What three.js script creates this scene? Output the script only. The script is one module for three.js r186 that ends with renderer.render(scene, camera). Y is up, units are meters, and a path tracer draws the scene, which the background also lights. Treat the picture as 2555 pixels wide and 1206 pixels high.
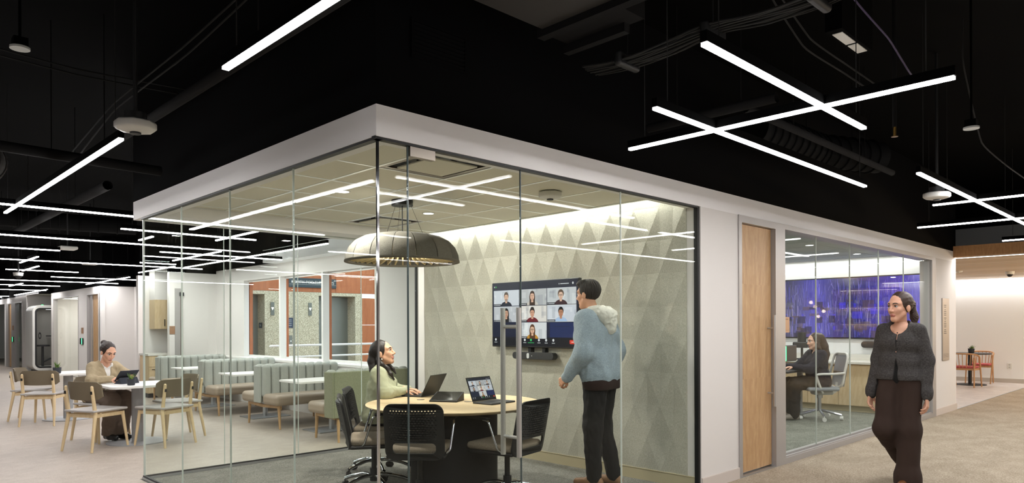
import * as THREE from 'three';
import { RoundedBoxGeometry } from 'three/addons/geometries/RoundedBoxGeometry.js';
import { mergeGeometries, toCreasedNormals } from 'three/addons/utils/BufferGeometryUtils.js';
import { RectAreaLightUniformsLib } from 'three/addons/lights/RectAreaLightUniformsLib.js';
import { createNoise3D } from 'simplex-noise';

// ---------- camera, sky, exposure ----------
const scene = new THREE.Scene();
const camera = new THREE.PerspectiveCamera(2 * Math.atan(603 / 1753.3) * 180 / Math.PI, 2555 / 1206, 0.1, 120);
camera.position.set(-2.095, 1.42, 3.165);
camera.lookAt(-2.095 + 0.69936, 1.42, 3.165 - 0.71477);
camera.rotateZ(-0.0041);
camera.setViewOffset(2555, 1206, 0, -208.9, 2555, 1206);
scene.add(camera);
const renderer = new THREE.WebGLRenderer({ antialias: true });
renderer.toneMapping = THREE.LinearToneMapping;
renderer.toneMappingExposure = 1.2;
renderer.shadowMap.enabled = true;
RectAreaLightUniformsLib.init();
scene.background = new THREE.Color().setRGB(2.7, 3.15, 3.6);   // overcast daylight above the open atrium
const LINEAR = 50, LED = [1, 0.985, 0.985], WARM = [1, 0.88, 0.72];   // radiance of the linear fixtures, colours of the lamps

// ---------- helpers ----------
const PI = Math.PI, V = (x, y, z) => new THREE.Vector3(x, y, z);
let seed = 7;
const rnd = () => { seed = (seed * 16807) % 2147483647; return (seed - 1) / 2147483646; };
const rr = (a, b) => a + (b - a) * rnd();
const noise3 = createNoise3D(rnd);
const used = new Map();
const numbered = (n) => { const k = used.get(n) ?? 0; used.set(n, k + 1); return k ? n + '_' + String(k).padStart(3, '0') : n; };
function tag(o, label, category, group) { o.userData.label = label; o.userData.category = category; if (group) o.userData.group = group; return o; }
function thing(name, label, category, [x, y, z] = [0, 0, 0], turn = 0, group) {
  const o = new THREE.Group(); o.name = numbered(name); o.position.set(x, y, z); o.rotation.y = turn; scene.add(o);
  return tag(o, label, category, group);
}
function uvm(g) {                                    // uv in metres from the dominant axis of each normal
  if (!g.attributes.normal) g.computeVertexNormals();
  const p = g.attributes.position, n = g.attributes.normal, uv = new Float32Array(p.count * 2);
  for (let i = 0; i < p.count; i++) {
    const x = p.getX(i), y = p.getY(i), z = p.getZ(i), a = Math.abs(n.getX(i)), b = Math.abs(n.getY(i)), c = Math.abs(n.getZ(i));
    if (a >= b && a >= c) { uv[2 * i] = z; uv[2 * i + 1] = y; } else if (b >= c) { uv[2 * i] = x; uv[2 * i + 1] = z; } else { uv[2 * i] = x; uv[2 * i + 1] = y; }
  }
  g.setAttribute('uv', new THREE.BufferAttribute(uv, 2));
  return g;
}
const join = (list) => list.length === 1 ? list[0] : mergeGeometries(list.map((g) => { const h = g.index ? g.toNonIndexed() : g; for (const k of Object.keys(h.attributes)) if (!['position', 'normal', 'uv'].includes(k)) h.deleteAttribute(k); if (!h.attributes.uv) uvm(h); return h; }));
function part(parent, name, geo, mat) {
  const m = new THREE.Mesh(Array.isArray(geo) ? join(geo) : geo, mat); m.name = name; m.castShadow = m.receiveShadow = true; parent.add(m); return m;
}
function solo(name, label, category, geo, mat, pos = [0, 0, 0], turn = 0, group) {
  const m = new THREE.Mesh(Array.isArray(geo) ? join(geo) : geo, mat); m.name = numbered(name); m.castShadow = m.receiveShadow = true; m.position.set(...pos); m.rotation.y = turn; scene.add(m);
  return tag(m, label, category, group);
}
function struct(name, label, geo, mat) {
  const m = geo ? new THREE.Mesh(Array.isArray(geo) ? join(geo) : geo, mat) : new THREE.Group(); m.name = numbered(name); m.castShadow = m.receiveShadow = true; m.userData.kind = 'structure'; scene.add(m);
  return tag(m, label, name.split('_')[0]);
}
// geometries
const bx = (w, h, d, x = 0, y = 0, z = 0) => uvm(new THREE.BoxGeometry(w, h, d).translate(x, y, z));
const b6 = (x0, x1, y0, y1, z0, z1) => uvm(new THREE.BoxGeometry(x1 - x0, y1 - y0, z1 - z0).translate((x0 + x1) / 2, (y0 + y1) / 2, (z0 + z1) / 2));
const rb = (w, h, d, r, x = 0, y = 0, z = 0, s = 2) => uvm(new RoundedBoxGeometry(w, h, d, s, Math.min(r, w / 2.01, h / 2.01, d / 2.01)).translate(x, y, z));
const cy = (r, h, x = 0, y = 0, z = 0, n = 24, r2 = r) => uvm(new THREE.CylinderGeometry(r2, r, h, n).translate(x, y, z));
const sp = (r, x = 0, y = 0, z = 0, n = 16) => new THREE.SphereGeometry(r, n, Math.ceil(n * 0.7)).translate(x, y, z);
const lathe = (pts, n = 32) => new THREE.LatheGeometry(pts.map(([x, y]) => new THREE.Vector2(x, y)), n);
function tube(pts, r, seg = 32, n = 8, closed = false, tension = 0.5) { return new THREE.TubeGeometry(new THREE.CatmullRomCurve3(pts.map((p) => V(...p)), closed, 'catmullrom', tension), seg, r, n, closed); }
function bar(a, b, r, r2 = r, n = 10) {              // straight rod
  const A = V(...a), B = V(...b), d = B.clone().sub(A), g = new THREE.CylinderGeometry(r2, r, d.length(), n);
  return g.applyQuaternion(new THREE.Quaternion().setFromUnitVectors(V(0, 1, 0), d.normalize())).translate((A.x + B.x) / 2, (A.y + B.y) / 2, (A.z + B.z) / 2);
}
function strut(a, b, w, d) {                         // straight square bar
  const A = V(...a), B = V(...b), l = B.clone().sub(A), g = new THREE.BoxGeometry(w, l.length(), d);
  return uvm(g.applyQuaternion(new THREE.Quaternion().setFromUnitVectors(V(0, 1, 0), l.normalize())).translate((A.x + B.x) / 2, (A.y + B.y) / 2, (A.z + B.z) / 2));
}
function rrShape(w, h, r) {
  const s = new THREE.Shape(), x = -w / 2, y = -h / 2;
  s.moveTo(x + r, y); s.lineTo(x + w - r, y); s.absarc(x + w - r, y + r, r, -PI / 2, 0); s.lineTo(x + w, y + h - r); s.absarc(x + w - r, y + h - r, r, 0, PI / 2);
  s.lineTo(x + r, y + h); s.absarc(x + r, y + h - r, r, PI / 2, PI); s.lineTo(x, y + r); s.absarc(x + r, y + r, r, PI, 1.5 * PI); return s;
}
const ext = (shape, depth, bevel = 0, seg = 2, curve = 8) => new THREE.ExtrudeGeometry(shape, { depth, bevelEnabled: bevel > 0, bevelSize: bevel, bevelThickness: bevel, bevelSegments: seg, curveSegments: curve });
const slab = (w, d, t, r, y) => uvm(ext(rrShape(w - 0.006, d - 0.006, r), t - 0.006, 0.003, 2, 10).rotateX(-PI / 2).translate(0, y + 0.003, 0));   // rounded-corner table top lying flat, underside at y

// ---------- textures and materials ----------
function tex(w, h, fn, reps = [1, 1], srgb = true) {
  const d = new Uint8Array(w * h * 4), c = [0, 0, 0];
  for (let y = 0; y < h; y++) for (let x = 0; x < w; x++) { fn(x / w, y / h, c, x, y); const o = (y * w + x) * 4; for (let k = 0; k < 3; k++) d[o + k] = Math.max(0, Math.min(255, c[k])); d[o + 3] = 255; }
  const t = new THREE.DataTexture(d, w, h); t.wrapS = t.wrapT = THREE.RepeatWrapping; t.magFilter = THREE.LinearFilter; t.minFilter = THREE.LinearMipmapLinearFilter; t.generateMipmaps = true;
  if (srgb) t.colorSpace = THREE.SRGBColorSpace; t.repeat.set(...reps); t.needsUpdate = true; return t;
}
const T2 = 2 * PI;
const tile = (u, v, f, s = 0) => noise3(Math.cos(T2 * u) * f / T2 + s, Math.sin(T2 * u) * f / T2 + 1.7 * Math.cos(T2 * v) * f / T2, Math.sin(T2 * v) * f / T2 * 1.7 + s * 3);   // roughly tiling noise
const hash = (x, y, s = 0) => { let h = (x * 374761393 + y * 668265263 + s * 974634777) | 0; h = Math.imul(h ^ (h >>> 13), 1274126177); return ((h ^ (h >>> 16)) >>> 0) / 4294967296; };
const hexc = (h) => [(h >> 16) & 255, (h >> 8) & 255, h & 255];
const speckle = (base, a, f, b, size, n = 512, big = 0) => tex(n, n, (u, v, c, x, y) => {
  const k = (hash(x, y) - 0.5) * a + (hash(x >> 1, y >> 1, 5) - 0.5) * a * 0.9 + tile(u, v, f) * b + (big ? tile(u, v, 5, 9) * big : 0); for (let i = 0; i < 3; i++) c[i] = base[i] + k;
}, [1 / size, 1 / size]);
const woodTex = (light, dark, size, stretch = 7) => tex(512, 512, (u, v, c, x) => {
  const w = tile(u, v / stretch + 0.13, 22, 2) * 0.5 + tile(u, v / stretch, 60, 4) * 0.35 + 0.3 * tile(u, v / (stretch * 0.5), 9, 7), g = 0.5 + 0.5 * Math.sin(u * T2 * 9 + 2.6 * tile(u, v / stretch, 5, 1));
  const k = Math.max(0, Math.min(1, 0.42 + 0.34 * w + 0.2 * (g - 0.5) + (hash(x, Math.floor(v * 36)) - 0.5) * 0.12)); for (let i = 0; i < 3; i++) c[i] = light[i] + (dark[i] - light[i]) * k;
}, [1 / size, 1 / size]);
const M = (color, roughness = 0.6, o = {}) => new THREE.MeshStandardMaterial({ color, roughness, ...o });
const MP = (color, roughness = 0.6, o = {}) => new THREE.MeshPhysicalMaterial({ color, roughness, ...o });
const grainBump = speckle([128, 128, 128], 90, 40, 20, 0.35, 256);
grainBump.colorSpace = THREE.NoColorSpace;
const knitBump = tex(256, 256, (u, v, c) => { const k = 128 + 60 * Math.sin(u * T2 * 32 + 1.2 * Math.sin(v * T2 * 32)) + 40 * Math.sin(v * T2 * 32); c[0] = c[1] = c[2] = k; }, [1 / 0.12, 1 / 0.12], false);
const mat = {
  wall: M(0xdcd8d4, 0.85, { bumpMap: grainBump, bumpScale: 0.0004 }), band: M(0xf0eeed, 0.85), cream: M(0xe7e8e8, 0.85, { bumpMap: grainBump, bumpScale: 0.0004 }), base: M(0xcdc3bb, 0.6), baseGrey: M(0xb4aca2, 0.6), baseOlive: M(0xbdb192, 0.6),
  black: MP(0x060607, 0.95, { specularIntensity: 0.15 }), blackDeck: MP(0x030303, 0.95, { specularIntensity: 0.1 }), pipe: MP(0x121111, 0.9, { specularIntensity: 0.3 }), duct: MP(0x090909, 0.9, { specularIntensity: 0.3 }), ductBare: M(0x2b2825, 0.85), cable: M(0x151413, 0.9),
  floor: M(0xffffff, 0.55, { map: speckle([162, 150, 138], 20, 30, 5, 1.1, 512, 5) }), carpetTan: M(0xffffff, 0.95, { map: speckle([158, 144, 124], 44, 60, 14, 1.9, 1024, 8), bumpMap: grainBump, bumpScale: 0.0015 }),
  carpetGrey: M(0xffffff, 0.97, { map: speckle([108, 106, 98], 52, 60, 22, 1.2, 1024, 8), bumpMap: grainBump, bumpScale: 0.004 }), carpetGreen: M(0xffffff, 0.97, { map: speckle([126, 128, 118], 50, 60, 20, 1.2, 512, 8), bumpMap: grainBump, bumpScale: 0.004 }),
  tileFloor: M(0xffffff, 0.35, { map: speckle([200, 192, 186], 8, 12, 6, 2.2, 256, 8) }),
  felt: [0, 1, 2].map((k) => M([0xffffff, 0xf0f0ee, 0xe4e3df][k], 0.95, { bumpMap: grainBump, bumpScale: 0.0008 })),
  ceilTile: M(0xdedbcd, 0.9, { bumpMap: grainBump, bumpScale: 0.0006 }), tbar: M(0xf6f8f7, 0.35, { metalness: 0.45 }), ceilBlue: M(0xb4bcb8, 0.9),
  oak: M(0xffffff, 0.55, { map: woodTex([200, 164, 120], [168, 128, 86], 0.9) }), oakPale: M(0xffffff, 0.55, { map: woodTex([214, 193, 158], [186, 160, 122], 0.9) }), ash: M(0xffffff, 0.5, { map: woodTex([226, 203, 164], [205, 176, 132], 0.6) }),
  walnut: M(0xffffff, 0.5, { map: woodTex([194, 148, 102], [158, 112, 70], 0.5) }), cherry: M(0xffffff, 0.5, { map: woodTex([186, 112, 70], [152, 84, 48], 1.4) }), tableWood: M(0xffffff, 0.42, { map: woodTex([218, 197, 160], [196, 170, 130], 1.1) }), plankWood: [0, 1, 2].map((k) => M([0xffffff, 0xece6dd, 0xf7efe2][k], 0.6, { map: woodTex([206, 188, 162], [184, 160, 130], 0.8) })),
  frame: M(0xa9a5a2, 0.45, { metalness: 0.3 }), alu: M(0xb9bcc0, 0.32, { metalness: 0.9 }), steel: M(0xbdbab6, 0.42, { metalness: 0.7 }), brushed: M(0x9a9187, 0.35, { metalness: 1 }), chrome: M(0xd0d2d4, 0.08, { metalness: 1 }), brass: M(0xb08a45, 0.3, { metalness: 1 }),
  colGrey: M(0xa6a7a9, 0.5, { metalness: 0.25 }), whiteLam: M(0xe6e3df, 0.35), plasticBlack: M(0x101011, 0.5), softBlack: M(0x161618, 0.8), darkGrey: M(0x2a2b2d, 0.55), whitePlastic: M(0xd9d8d3, 0.45), greyPlastic: M(0xb9bbb8, 0.5), rubber: M(0x1a1a1b, 0.9),
  taupe: M(0x6f6350, 0.75, { bumpMap: grainBump, bumpScale: 0.0006 }), seatGrey: M(0xb3aeaa, 0.8, { bumpMap: grainBump, bumpScale: 0.001 }), booth: M(0xffffff, 0.95, { map: speckle([166, 167, 160], 34, 50, 8, 0.5, 512), bumpMap: grainBump, bumpScale: 0.001 }), boothGreen: M(0xffffff, 0.95, { map: speckle([134, 134, 110], 26, 50, 7, 0.5, 256), bumpMap: grainBump, bumpScale: 0.001 }), leather: M(0xa08f7d, 0.5),
  redSeat: M(0xb25050, 0.8), chairSeat: M(0xffffff, 0.95, { map: speckle([140, 127, 110], 40, 60, 8, 0.3, 256) }), meshGrey: M(0x8e9399, 0.8), marble: M(0xdedcd4, 0.2),
  granite: M(0xffffff, 0.35, { map: speckle([190, 178, 152], 92, 50, 10, 2.4, 512) }), elevator: M(0x8a8c86, 0.38, { metalness: 0.8 }),
  glass: MP(0xffffff, 0, { transmission: 1, thickness: 0, ior: 1.52, specularIntensity: 0.16 }), glassGreen: MP(new THREE.Color().setRGB(0.955, 0.975, 0.96), 0, { transmission: 1, thickness: 0, ior: 1.52, specularIntensity: 0.2 }),
  seam: M(0xc4cbc5, 0.3), seamDark: M(0x4c585a, 0.25), channel: M(0x0c0c0d, 0.5), leafGreen: M(0x4d6b2f, 0.7), pot: M(0x2b2d33, 0.7), soil: M(0x2a2018, 1),
  skin: MP(0xffffff, 0.5, { vertexColors: true, sheen: 0.2, sheenColor: 0xffd0b8 }),
};
mat.felt.forEach((m, k) => { m.map = speckle([[183, 180, 166], [176, 172, 160], [186, 182, 170]][k], 14, 40, 8, 0.8, 256); m.color.set(0xffffff); });
const glow = (rgb, k) => { const m = M(0x222222, 0.6); m.emissive.setRGB(...rgb); m.emissiveIntensity = k; return m; };
function rectLight(parent, w, h, rgb, k, pos, look) {  // look: world-axis direction inside the parent's frame
  const l = new THREE.RectAreaLight(new THREE.Color().setRGB(...rgb), k, w, h); l.position.set(...pos); l.lookAt(pos[0] - 0, pos[1], pos[2]);
  l.quaternion.setFromUnitVectors(V(0, 0, -1), V(...look).normalize()); l.name = 'lamp_light'; parent.add(l); return l;
}
// ---------- the setting ----------
const DECK = 3.75, HS = 2.43, HB = 2.6, L = 3.915, XF = 3.265, CEIL = 2.535;
struct('floor_open_area', 'pale beige polished concrete floor of the open area', [b6(-13, 0, -0.2, 0, -36, 10), b6(0, 3.75, -0.2, 0, -36, -L - 0.03)], mat.floor);
struct('floor_corridor', 'speckled tan carpet of the corridor', b6(0, 18.2, -0.2, 0, 0, 10), mat.carpetTan);
struct('floor_meeting_room', 'grey patterned carpet of the glass meeting room', b6(0, 3.4, -0.2, 0, -L - 0.03, 0), mat.carpetGrey);
struct('floor_focus_room', 'grey green carpet of the small room behind the framed window', b6(3.4, 10.4, -0.2, 0, -4.1, 0), mat.carpetGreen);
struct('floor_alcove', 'pale stone floor of the seating alcove', b6(10.4, 18.2, -0.2, 0, -5, 0), mat.tileFloor);
struct('trim_1', 'thin metal strip between carpet and stone floor', b6(11.25, 18, 0, 0.006, -0.012, 0.012), mat.alu);
struct('ceiling_deck', 'black painted open ceiling deck', [b6(-13, 3.75, DECK, DECK + 0.2, -36, 10), b6(3.75, 18.2, DECK, DECK + 0.2, -4.1, 10)], mat.blackDeck);
struct('wall_behind', 'white wall at the back of the corridor outside the picture', b6(-13, 18.2, 0, DECK, 9.8, 10), mat.wall);
struct('wall_far_left', 'white wall closing the open area on the far left', b6(-13, -12.8, 0, DECK, -36, 10), mat.wall);
struct('wall_far_end', 'white wall at the far end of the open area', [b6(-13, 3.75, 0, DECK, -36, -35.8), b6(3.75, 8, 0, 2.5, -36, -35.8)], mat.wall);
// glass meeting room: soffit band, black wall above, felt wall
struct('trim_soffit', 'pale grey soffit band running round the top of the glass room', [b6(0, 11.25, HS, HB, -0.14, 0), b6(0, 0.14, HS, HB, -4.1, -0.14), b6(0.14, 3.4, HS, HB, -4.1, -3.6)], mat.band);
struct('wall_upper_front', 'black painted wall above the soffit band on the corridor side', [b6(0, 11.25, HB, DECK, -0.14, 0), b6(0, 0.14, HB, DECK, -4.1, -0.14), b6(0.14, 3.75, HB, DECK, -4.1, -3.98)], mat.black);
const feltWall = struct('wall_felt', 'grey felt feature wall of folded triangular panels behind the wall screen', b6(XF, 3.4, 0, 2.78, -3.86, -0.14), mat.base);
{ // felt panels: each tile folded along a diagonal, corners shared with its neighbours
  const W = 0.138, H = 0.297, cols = 27, rows = 9, z0 = -3.86, ht = (i, j) => 0.003 + ((i + j) & 1 ? 0.0095 : 0) + 0.004 * hash(i, j, 11);
  for (let r = 0; r < rows; r++) for (let k = 0; k < cols; k++) {
    const g = 0.0002, N = [[k, r], [k + 1, r], [k + 1, r + 1], [k, r + 1]], q = N.map(([i, j], n) => [-ht(i, j), (n > 1 ? H - g : g), (n === 1 || n === 2 ? W - g : g)]), o = q.map((p) => [0, p[1], p[2]]), pos = [];
    const tri = (x, y, z) => pos.push(...x, ...y, ...z), hot = (k + r) & 1;
    if (hot) { tri(q[0], q[1], q[2]); tri(q[0], q[2], q[3]); } else { tri(q[0], q[1], q[3]); tri(q[1], q[2], q[3]); }
    for (let n = 0; n < 4; n++) { const m = (n + 1) % 4; tri(q[n], o[n], q[m]); tri(q[m], o[n], o[m]); }
    const geo = new THREE.BufferGeometry(); geo.setAttribute('position', new THREE.BufferAttribute(new Float32Array(pos), 3)); geo.computeVertexNormals();
    const m = part(feltWall, 'felt_panel', uvm(geo), mat.felt[0]); m.position.set(XF, 0.1 + r * H, z0 + k * W);
  }
}
struct('baseboard_felt', 'beige baseboard under the felt wall', [b6(XF - 0.014, XF, 0, 0.1, -3.86, -0.02), b6(XF - 0.018, XF, 0.1, 0.106, -3.86, -0.02)], mat.baseOlive);
struct('wall_felt_end', 'white end pier beside the felt wall', [b6(XF - 0.1, 3.75, 0, HS, -4.1, -3.865), b6(XF, 3.75, HS, 2.78, -4.1, -3.865)], mat.wall);
// suspended ceiling of the meeting room
const mc = struct('ceiling_meeting_room', 'suspended ceiling of beige tiles in a bright grid inside the glass room');
const gx = [0.14, 0.67, 1.28, 1.89, 2.5, 3.11], gz = [-0.14, -0.41, -1.02, -1.63, -2.24, -2.85, -3.46, -3.6];
for (let i = 0; i < gx.length - 1; i++) for (let j = 0; j < gz.length - 1; j++) {
  if ((i === 1 && j === 1) || (i === 3 && j === 5)) continue;
  part(mc, 'ceiling_tile', b6(gx[i] + 0.004, gx[i + 1] - 0.004, CEIL, CEIL + 0.02, gz[j + 1] + 0.004, gz[j] - 0.004), mat.ceilTile);
}
for (const x of gx.slice(1)) part(mc, 'grid_bar', b6(x - 0.011, x + 0.011, CEIL - 0.004, CEIL + 0.02, -3.6, -0.14), mat.tbar);
for (const z of gz.slice(1, -1)) part(mc, 'grid_bar', b6(0.14, 3.11, CEIL - 0.0035, CEIL + 0.02, z - 0.011, z + 0.011), mat.tbar);
part(mc, 'cove_edge', b6(3.1, 3.125, CEIL - 0.012, CEIL + 0.06, -3.6, -0.14), mat.tbar);
part(mc, 'cove_lid', [b6(3.0, XF, 2.76, 2.78, -3.86, -0.14), b6(3.0, 3.01, CEIL + 0.06, 2.78, -3.86, -0.14)], mat.tbar);
{
  const t = thing('cove_light', 'concealed cove light washing the top of the felt wall', 'light', [3.225, 2.72, -1.97]);
  part(t, 'profile', bx(0.06, 0.025, 3.3, 0, 0.0125, 0), mat.whitePlastic);
  part(t, 'diffuser', bx(0.04, 0.006, 3.28, 0, -0.003, 0), glow([1, 0.97, 0.88], 4));
  const l = rectLight(t, 3.28, 0.04, [1, 0.985, 0.96], 120, [0, -0.008, 0], [0, -1, 0]); l.rotation.set(-PI / 2, 0, PI / 2);
}
// glass walls: panes are parts, joints between them slim seals
function glassRun(name, label, axis, at, stops, y0, y1, m = mat.glassGreen) {
  const s = struct(name, label);
  for (let i = 0; i < stops.length - 1; i++) {
    const [a, b] = [Math.min(stops[i], stops[i + 1]) + 0.003, Math.max(stops[i], stops[i + 1]) - 0.003];
    part(s, 'pane', axis === 'x' ? b6(a, b, y0, y1, at - 0.005, at + 0.005) : b6(at - 0.005, at + 0.005, y0, y1, a, b), m);
  }
  return s;
}
const gl = glassRun('window_1', 'frameless glass wall on the left long side of the meeting room', 'z', 0.03, [-0.03, -0.98, -1.955, -2.93, -L], 0.035, HS);
const gb = glassRun('window_2', 'frameless glass wall at the back of the meeting room facing the booths', 'x', -L + 0.01, [0.04, 0.775, 1.574, 2.368, 3.15], 0.035, HS);
const gf = glassRun('window_3', 'frameless glass wall of the meeting room beside its glass door on the corridor', 'x', -0.03, [1.112, 2.172, 3.235], 0.035, HS);
part(gf, 'pane', b6(0.035, 0.22, 0.035, HS, -0.035, -0.025), mat.glassGreen);
for (const z of [-0.98, -1.955, -2.93]) part(gl, 'joint_seal', b6(0.024, 0.036, 0.035, HS, z - 0.002, z + 0.002), mat.seam);
for (const x of [0.775, 1.574, 2.368]) part(gb, 'joint_seal', b6(x - 0.002, x + 0.002, 0.035, HS, -L + 0.004, -L + 0.016), mat.seam);
for (const x of [2.172]) part(gf, 'joint_seal', b6(x - 0.003, x + 0.003, 0.035, HS, -0.036, -0.024), mat.seam);
for (const x of [0.2235, 1.1095]) part(gf, 'joint_seal', b6(x - 0.0025, x + 0.0025, 0.035, HS, -0.036, -0.024), mat.seamDark);
part(gf, 'corner_seal', [b6(0.022, 0.034, 0.035, HS, -0.038, -0.026)], mat.chrome);
part(gf, 'end_channel', b6(3.235, 3.262, 0, HS, -0.05, -0.01), mat.channel);
part(gl, 'corner_seal', b6(0.024, 0.038, 0.035, HS, -L - 0.002, -L + 0.018), mat.seam);
part(gb, 'end_channel', b6(3.15, 3.165, 0, HS, -L - 0.005, -L + 0.03), mat.channel);
part(gl, 'base_channel', [b6(0.012, 0.048, 0, 0.022, -L, -0.03)], mat.alu); part(gl, 'base_gasket', b6(0.02, 0.04, 0.022, 0.035, -L, -0.03), mat.channel);
part(gb, 'base_channel', [b6(0.03, 3.15, 0, 0.022, -L - 0.01, -L + 0.03)], mat.alu); part(gb, 'base_gasket', b6(0.03, 3.15, 0.022, 0.035, -L, -L + 0.02), mat.channel);
part(gf, 'base_channel', [b6(0.03, 0.22, 0, 0.022, -0.048, -0.012), b6(1.112, 3.24, 0, 0.022, -0.048, -0.012)], mat.alu);
part(gf, 'head_channel', [b6(0, 3.24, HS - 0.014, HS + 0.004, -0.045, -0.006)], mat.channel); part(gl, 'head_channel', b6(0.006, 0.045, HS - 0.014, HS + 0.004, -L, -0.006), mat.channel); part(gb, 'head_channel', b6(0.03, 3.16, HS - 0.012, HS + 0.004, -L, -L + 0.02), mat.seam);
{ // glass door
  const d = struct('door_1', 'frameless glass door of the meeting room with long steel pull handles');
  part(d, 'pane', b6(0.227, 1.106, 0.012, HS - 0.02, -0.036, -0.026), mat.glassGreen);
  part(d, 'patch_fitting', b6(0.23, 0.405, HS - 0.068, HS - 0.012, -0.05, -0.012), mat.brushed);
  part(d, 'floor_patch', b6(0.23, 0.405, 0.008, 0.07, -0.05, -0.012), mat.brushed);
  for (const s of [1, -1]) {
    const h = part(d, 'pull_handle', cy(0.0165, 0.94, 1.02, 1.06, -0.031 + s * 0.072, 20), mat.steel);
    for (const y of [1.41, 0.71]) part(h, 'standoff', bar([1.02, y, -0.031], [1.02, y, -0.031 + s * 0.066], 0.0115), mat.steel);
  }
}
// white front wall, oak door and framed window of the next room
struct('wall_front', 'white corridor wall between the glass room and the oak door', b6(3.262, 3.912, 0, HS, -0.14, 0), mat.wall);
struct('wall_front_end', 'white pier at the end of the corridor wall carrying the slim plaque', [b6(10.08, 11.25, 0, HS, -0.14, 0), b6(10.35, 11.25, 0, HB, -4.1, -0.14)], mat.wall);
struct('wall_upper_end', 'black painted wall above the corridor end pier', b6(10.35, 11.25, HB, DECK, -4.1, -0.14), mat.black);
struct('baseboard_front', 'pale baseboard along the white corridor wall', [b6(3.262, 3.912, 0, 0.1, 0, 0.012), b6(10.08, 11.262, 0, 0.1, 0, 0.012), b6(11.25, 11.262, 0, 0.1, -4.1, 0), b6(3.262, 3.912, 0.1, 0.104, 0, 0.008), b6(10.08, 11.262, 0.1, 0.104, 0, 0.008)], mat.base);
{
  const f = struct('trim_door_frame', 'pale grey metal frame round the oak door and the long window');
  part(f, 'jamb', b6(3.912, 3.97, 0, HS, -0.16, 0.012), mat.frame); part(f, 'jamb', b6(4.655, 4.87, 0, HS, -0.16, 0.012), mat.frame); part(f, 'jamb', b6(9.9, 10.08, 0, HS, -0.16, 0.012), mat.frame);
  part(f, 'head', b6(3.97, 4.655, HS - 0.066, HS, -0.16, 0.012), mat.frame); part(f, 'head', b6(4.87, 9.9, HS - 0.05, HS, -0.16, 0.012), mat.frame);
  part(f, 'sill', b6(4.87, 9.9, 0, 0.06, -0.16, 0.012), mat.frame); part(f, 'sill_bead', [b6(4.87, 9.9, 0.06, 0.085, -0.1, -0.05), b6(4.87, 9.9, 0.06, 0.075, -0.02, 0.0)], mat.frame);
  part(f, 'stop', [b6(4.84, 4.875, 0.06, HS - 0.05, -0.07, -0.03), b6(9.885, 9.91, 0.06, HS - 0.05, -0.1, -0.02)], mat.frame);
  const d = struct('door_2', 'tall oak veneer door with a long steel bar handle');
  part(d, 'leaf', b6(3.976, 4.648, 0.025, HS - 0.07, -0.075, -0.035), mat.oak);
  part(d, 'threshold', b6(3.97, 4.655, 0, 0.012, -0.1, 0.01), mat.alu);
  const h = part(d, 'bar_handle', cy(0.014, 0.9, 4.575, 1.06, 0.035, 16), mat.steel);
  for (const y of [1.38, 0.74]) part(h, 'standoff', bar([4.575, y, -0.036], [4.575, y, 0.03], 0.009), mat.steel);
  const w = glassRun('window_4', 'long fixed window of butt jointed panes looking into the small room', 'x', -0.05, [4.875, 5.767, 6.76, 7.749, 8.756, 9.88], 0.085, HS - 0.05, mat.glassGreen);
  for (const x of [5.767, 6.76, 7.749, 8.756]) part(w, 'joint_seal', b6(x - 0.003, x + 0.003, 0.085, HS - 0.05, -0.057, -0.043), mat.seam);
}
// small room behind the long window
struct('wall_focus_screen', 'cream wall carrying the big blue screen in the small room', b6(10.28, 10.35, 0, 2.8, -4.1, -0.14), mat.cream);
struct('wall_focus_back', 'white rear wall of the small room', b6(3.4, 10.35, 0, 2.8, -4.1, -4.0), mat.wall);
struct('wall_focus_left', 'white wall of the small room backing the felt wall', b6(3.4, 3.44, 0, 2.8, -4.0, -0.14), mat.wall);
const fc = struct('ceiling_focus_room', 'blue grey suspended ceiling of the small room');
for (let i = 0; i < 11; i++) for (let j = 0; j < 7; j++) part(fc, 'ceiling_tile', b6(3.44 + i * 0.61 + 0.004, Math.min(3.44 + (i + 1) * 0.61, 10.0) - 0.004, 2.5, 2.52, Math.max(-0.14 - (j + 1) * 0.61, -4.0) + 0.004, -0.14 - j * 0.61 - 0.004), mat.ceilBlue);
part(fc, 'backing', b6(3.44, 10.28, 2.52, 2.54, -4, -0.14), mat.darkGrey); part(fc, 'cove_edge', b6(10.0, 10.03, 2.49, 2.56, -4, -0.14), mat.tbar);
{
  const t = thing('cove_light', 'concealed light strip above the big blue screen', 'light', [10.16, 2.515, -2.05]);
  part(t, 'profile', bx(0.08, 0.02, 3.8, 0, 0.01, 0), mat.whitePlastic); part(t, 'diffuser', bx(0.05, 0.005, 3.7, 0, -0.0025, 0), glow([1, 0.96, 0.86], 3));
  rectLight(t, 3.7, 0.05, [1, 0.985, 0.95], 17, [0, -0.007, 0], [0, -1, 0]).rotation.set(-PI / 2, 0, PI / 2);
}
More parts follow.
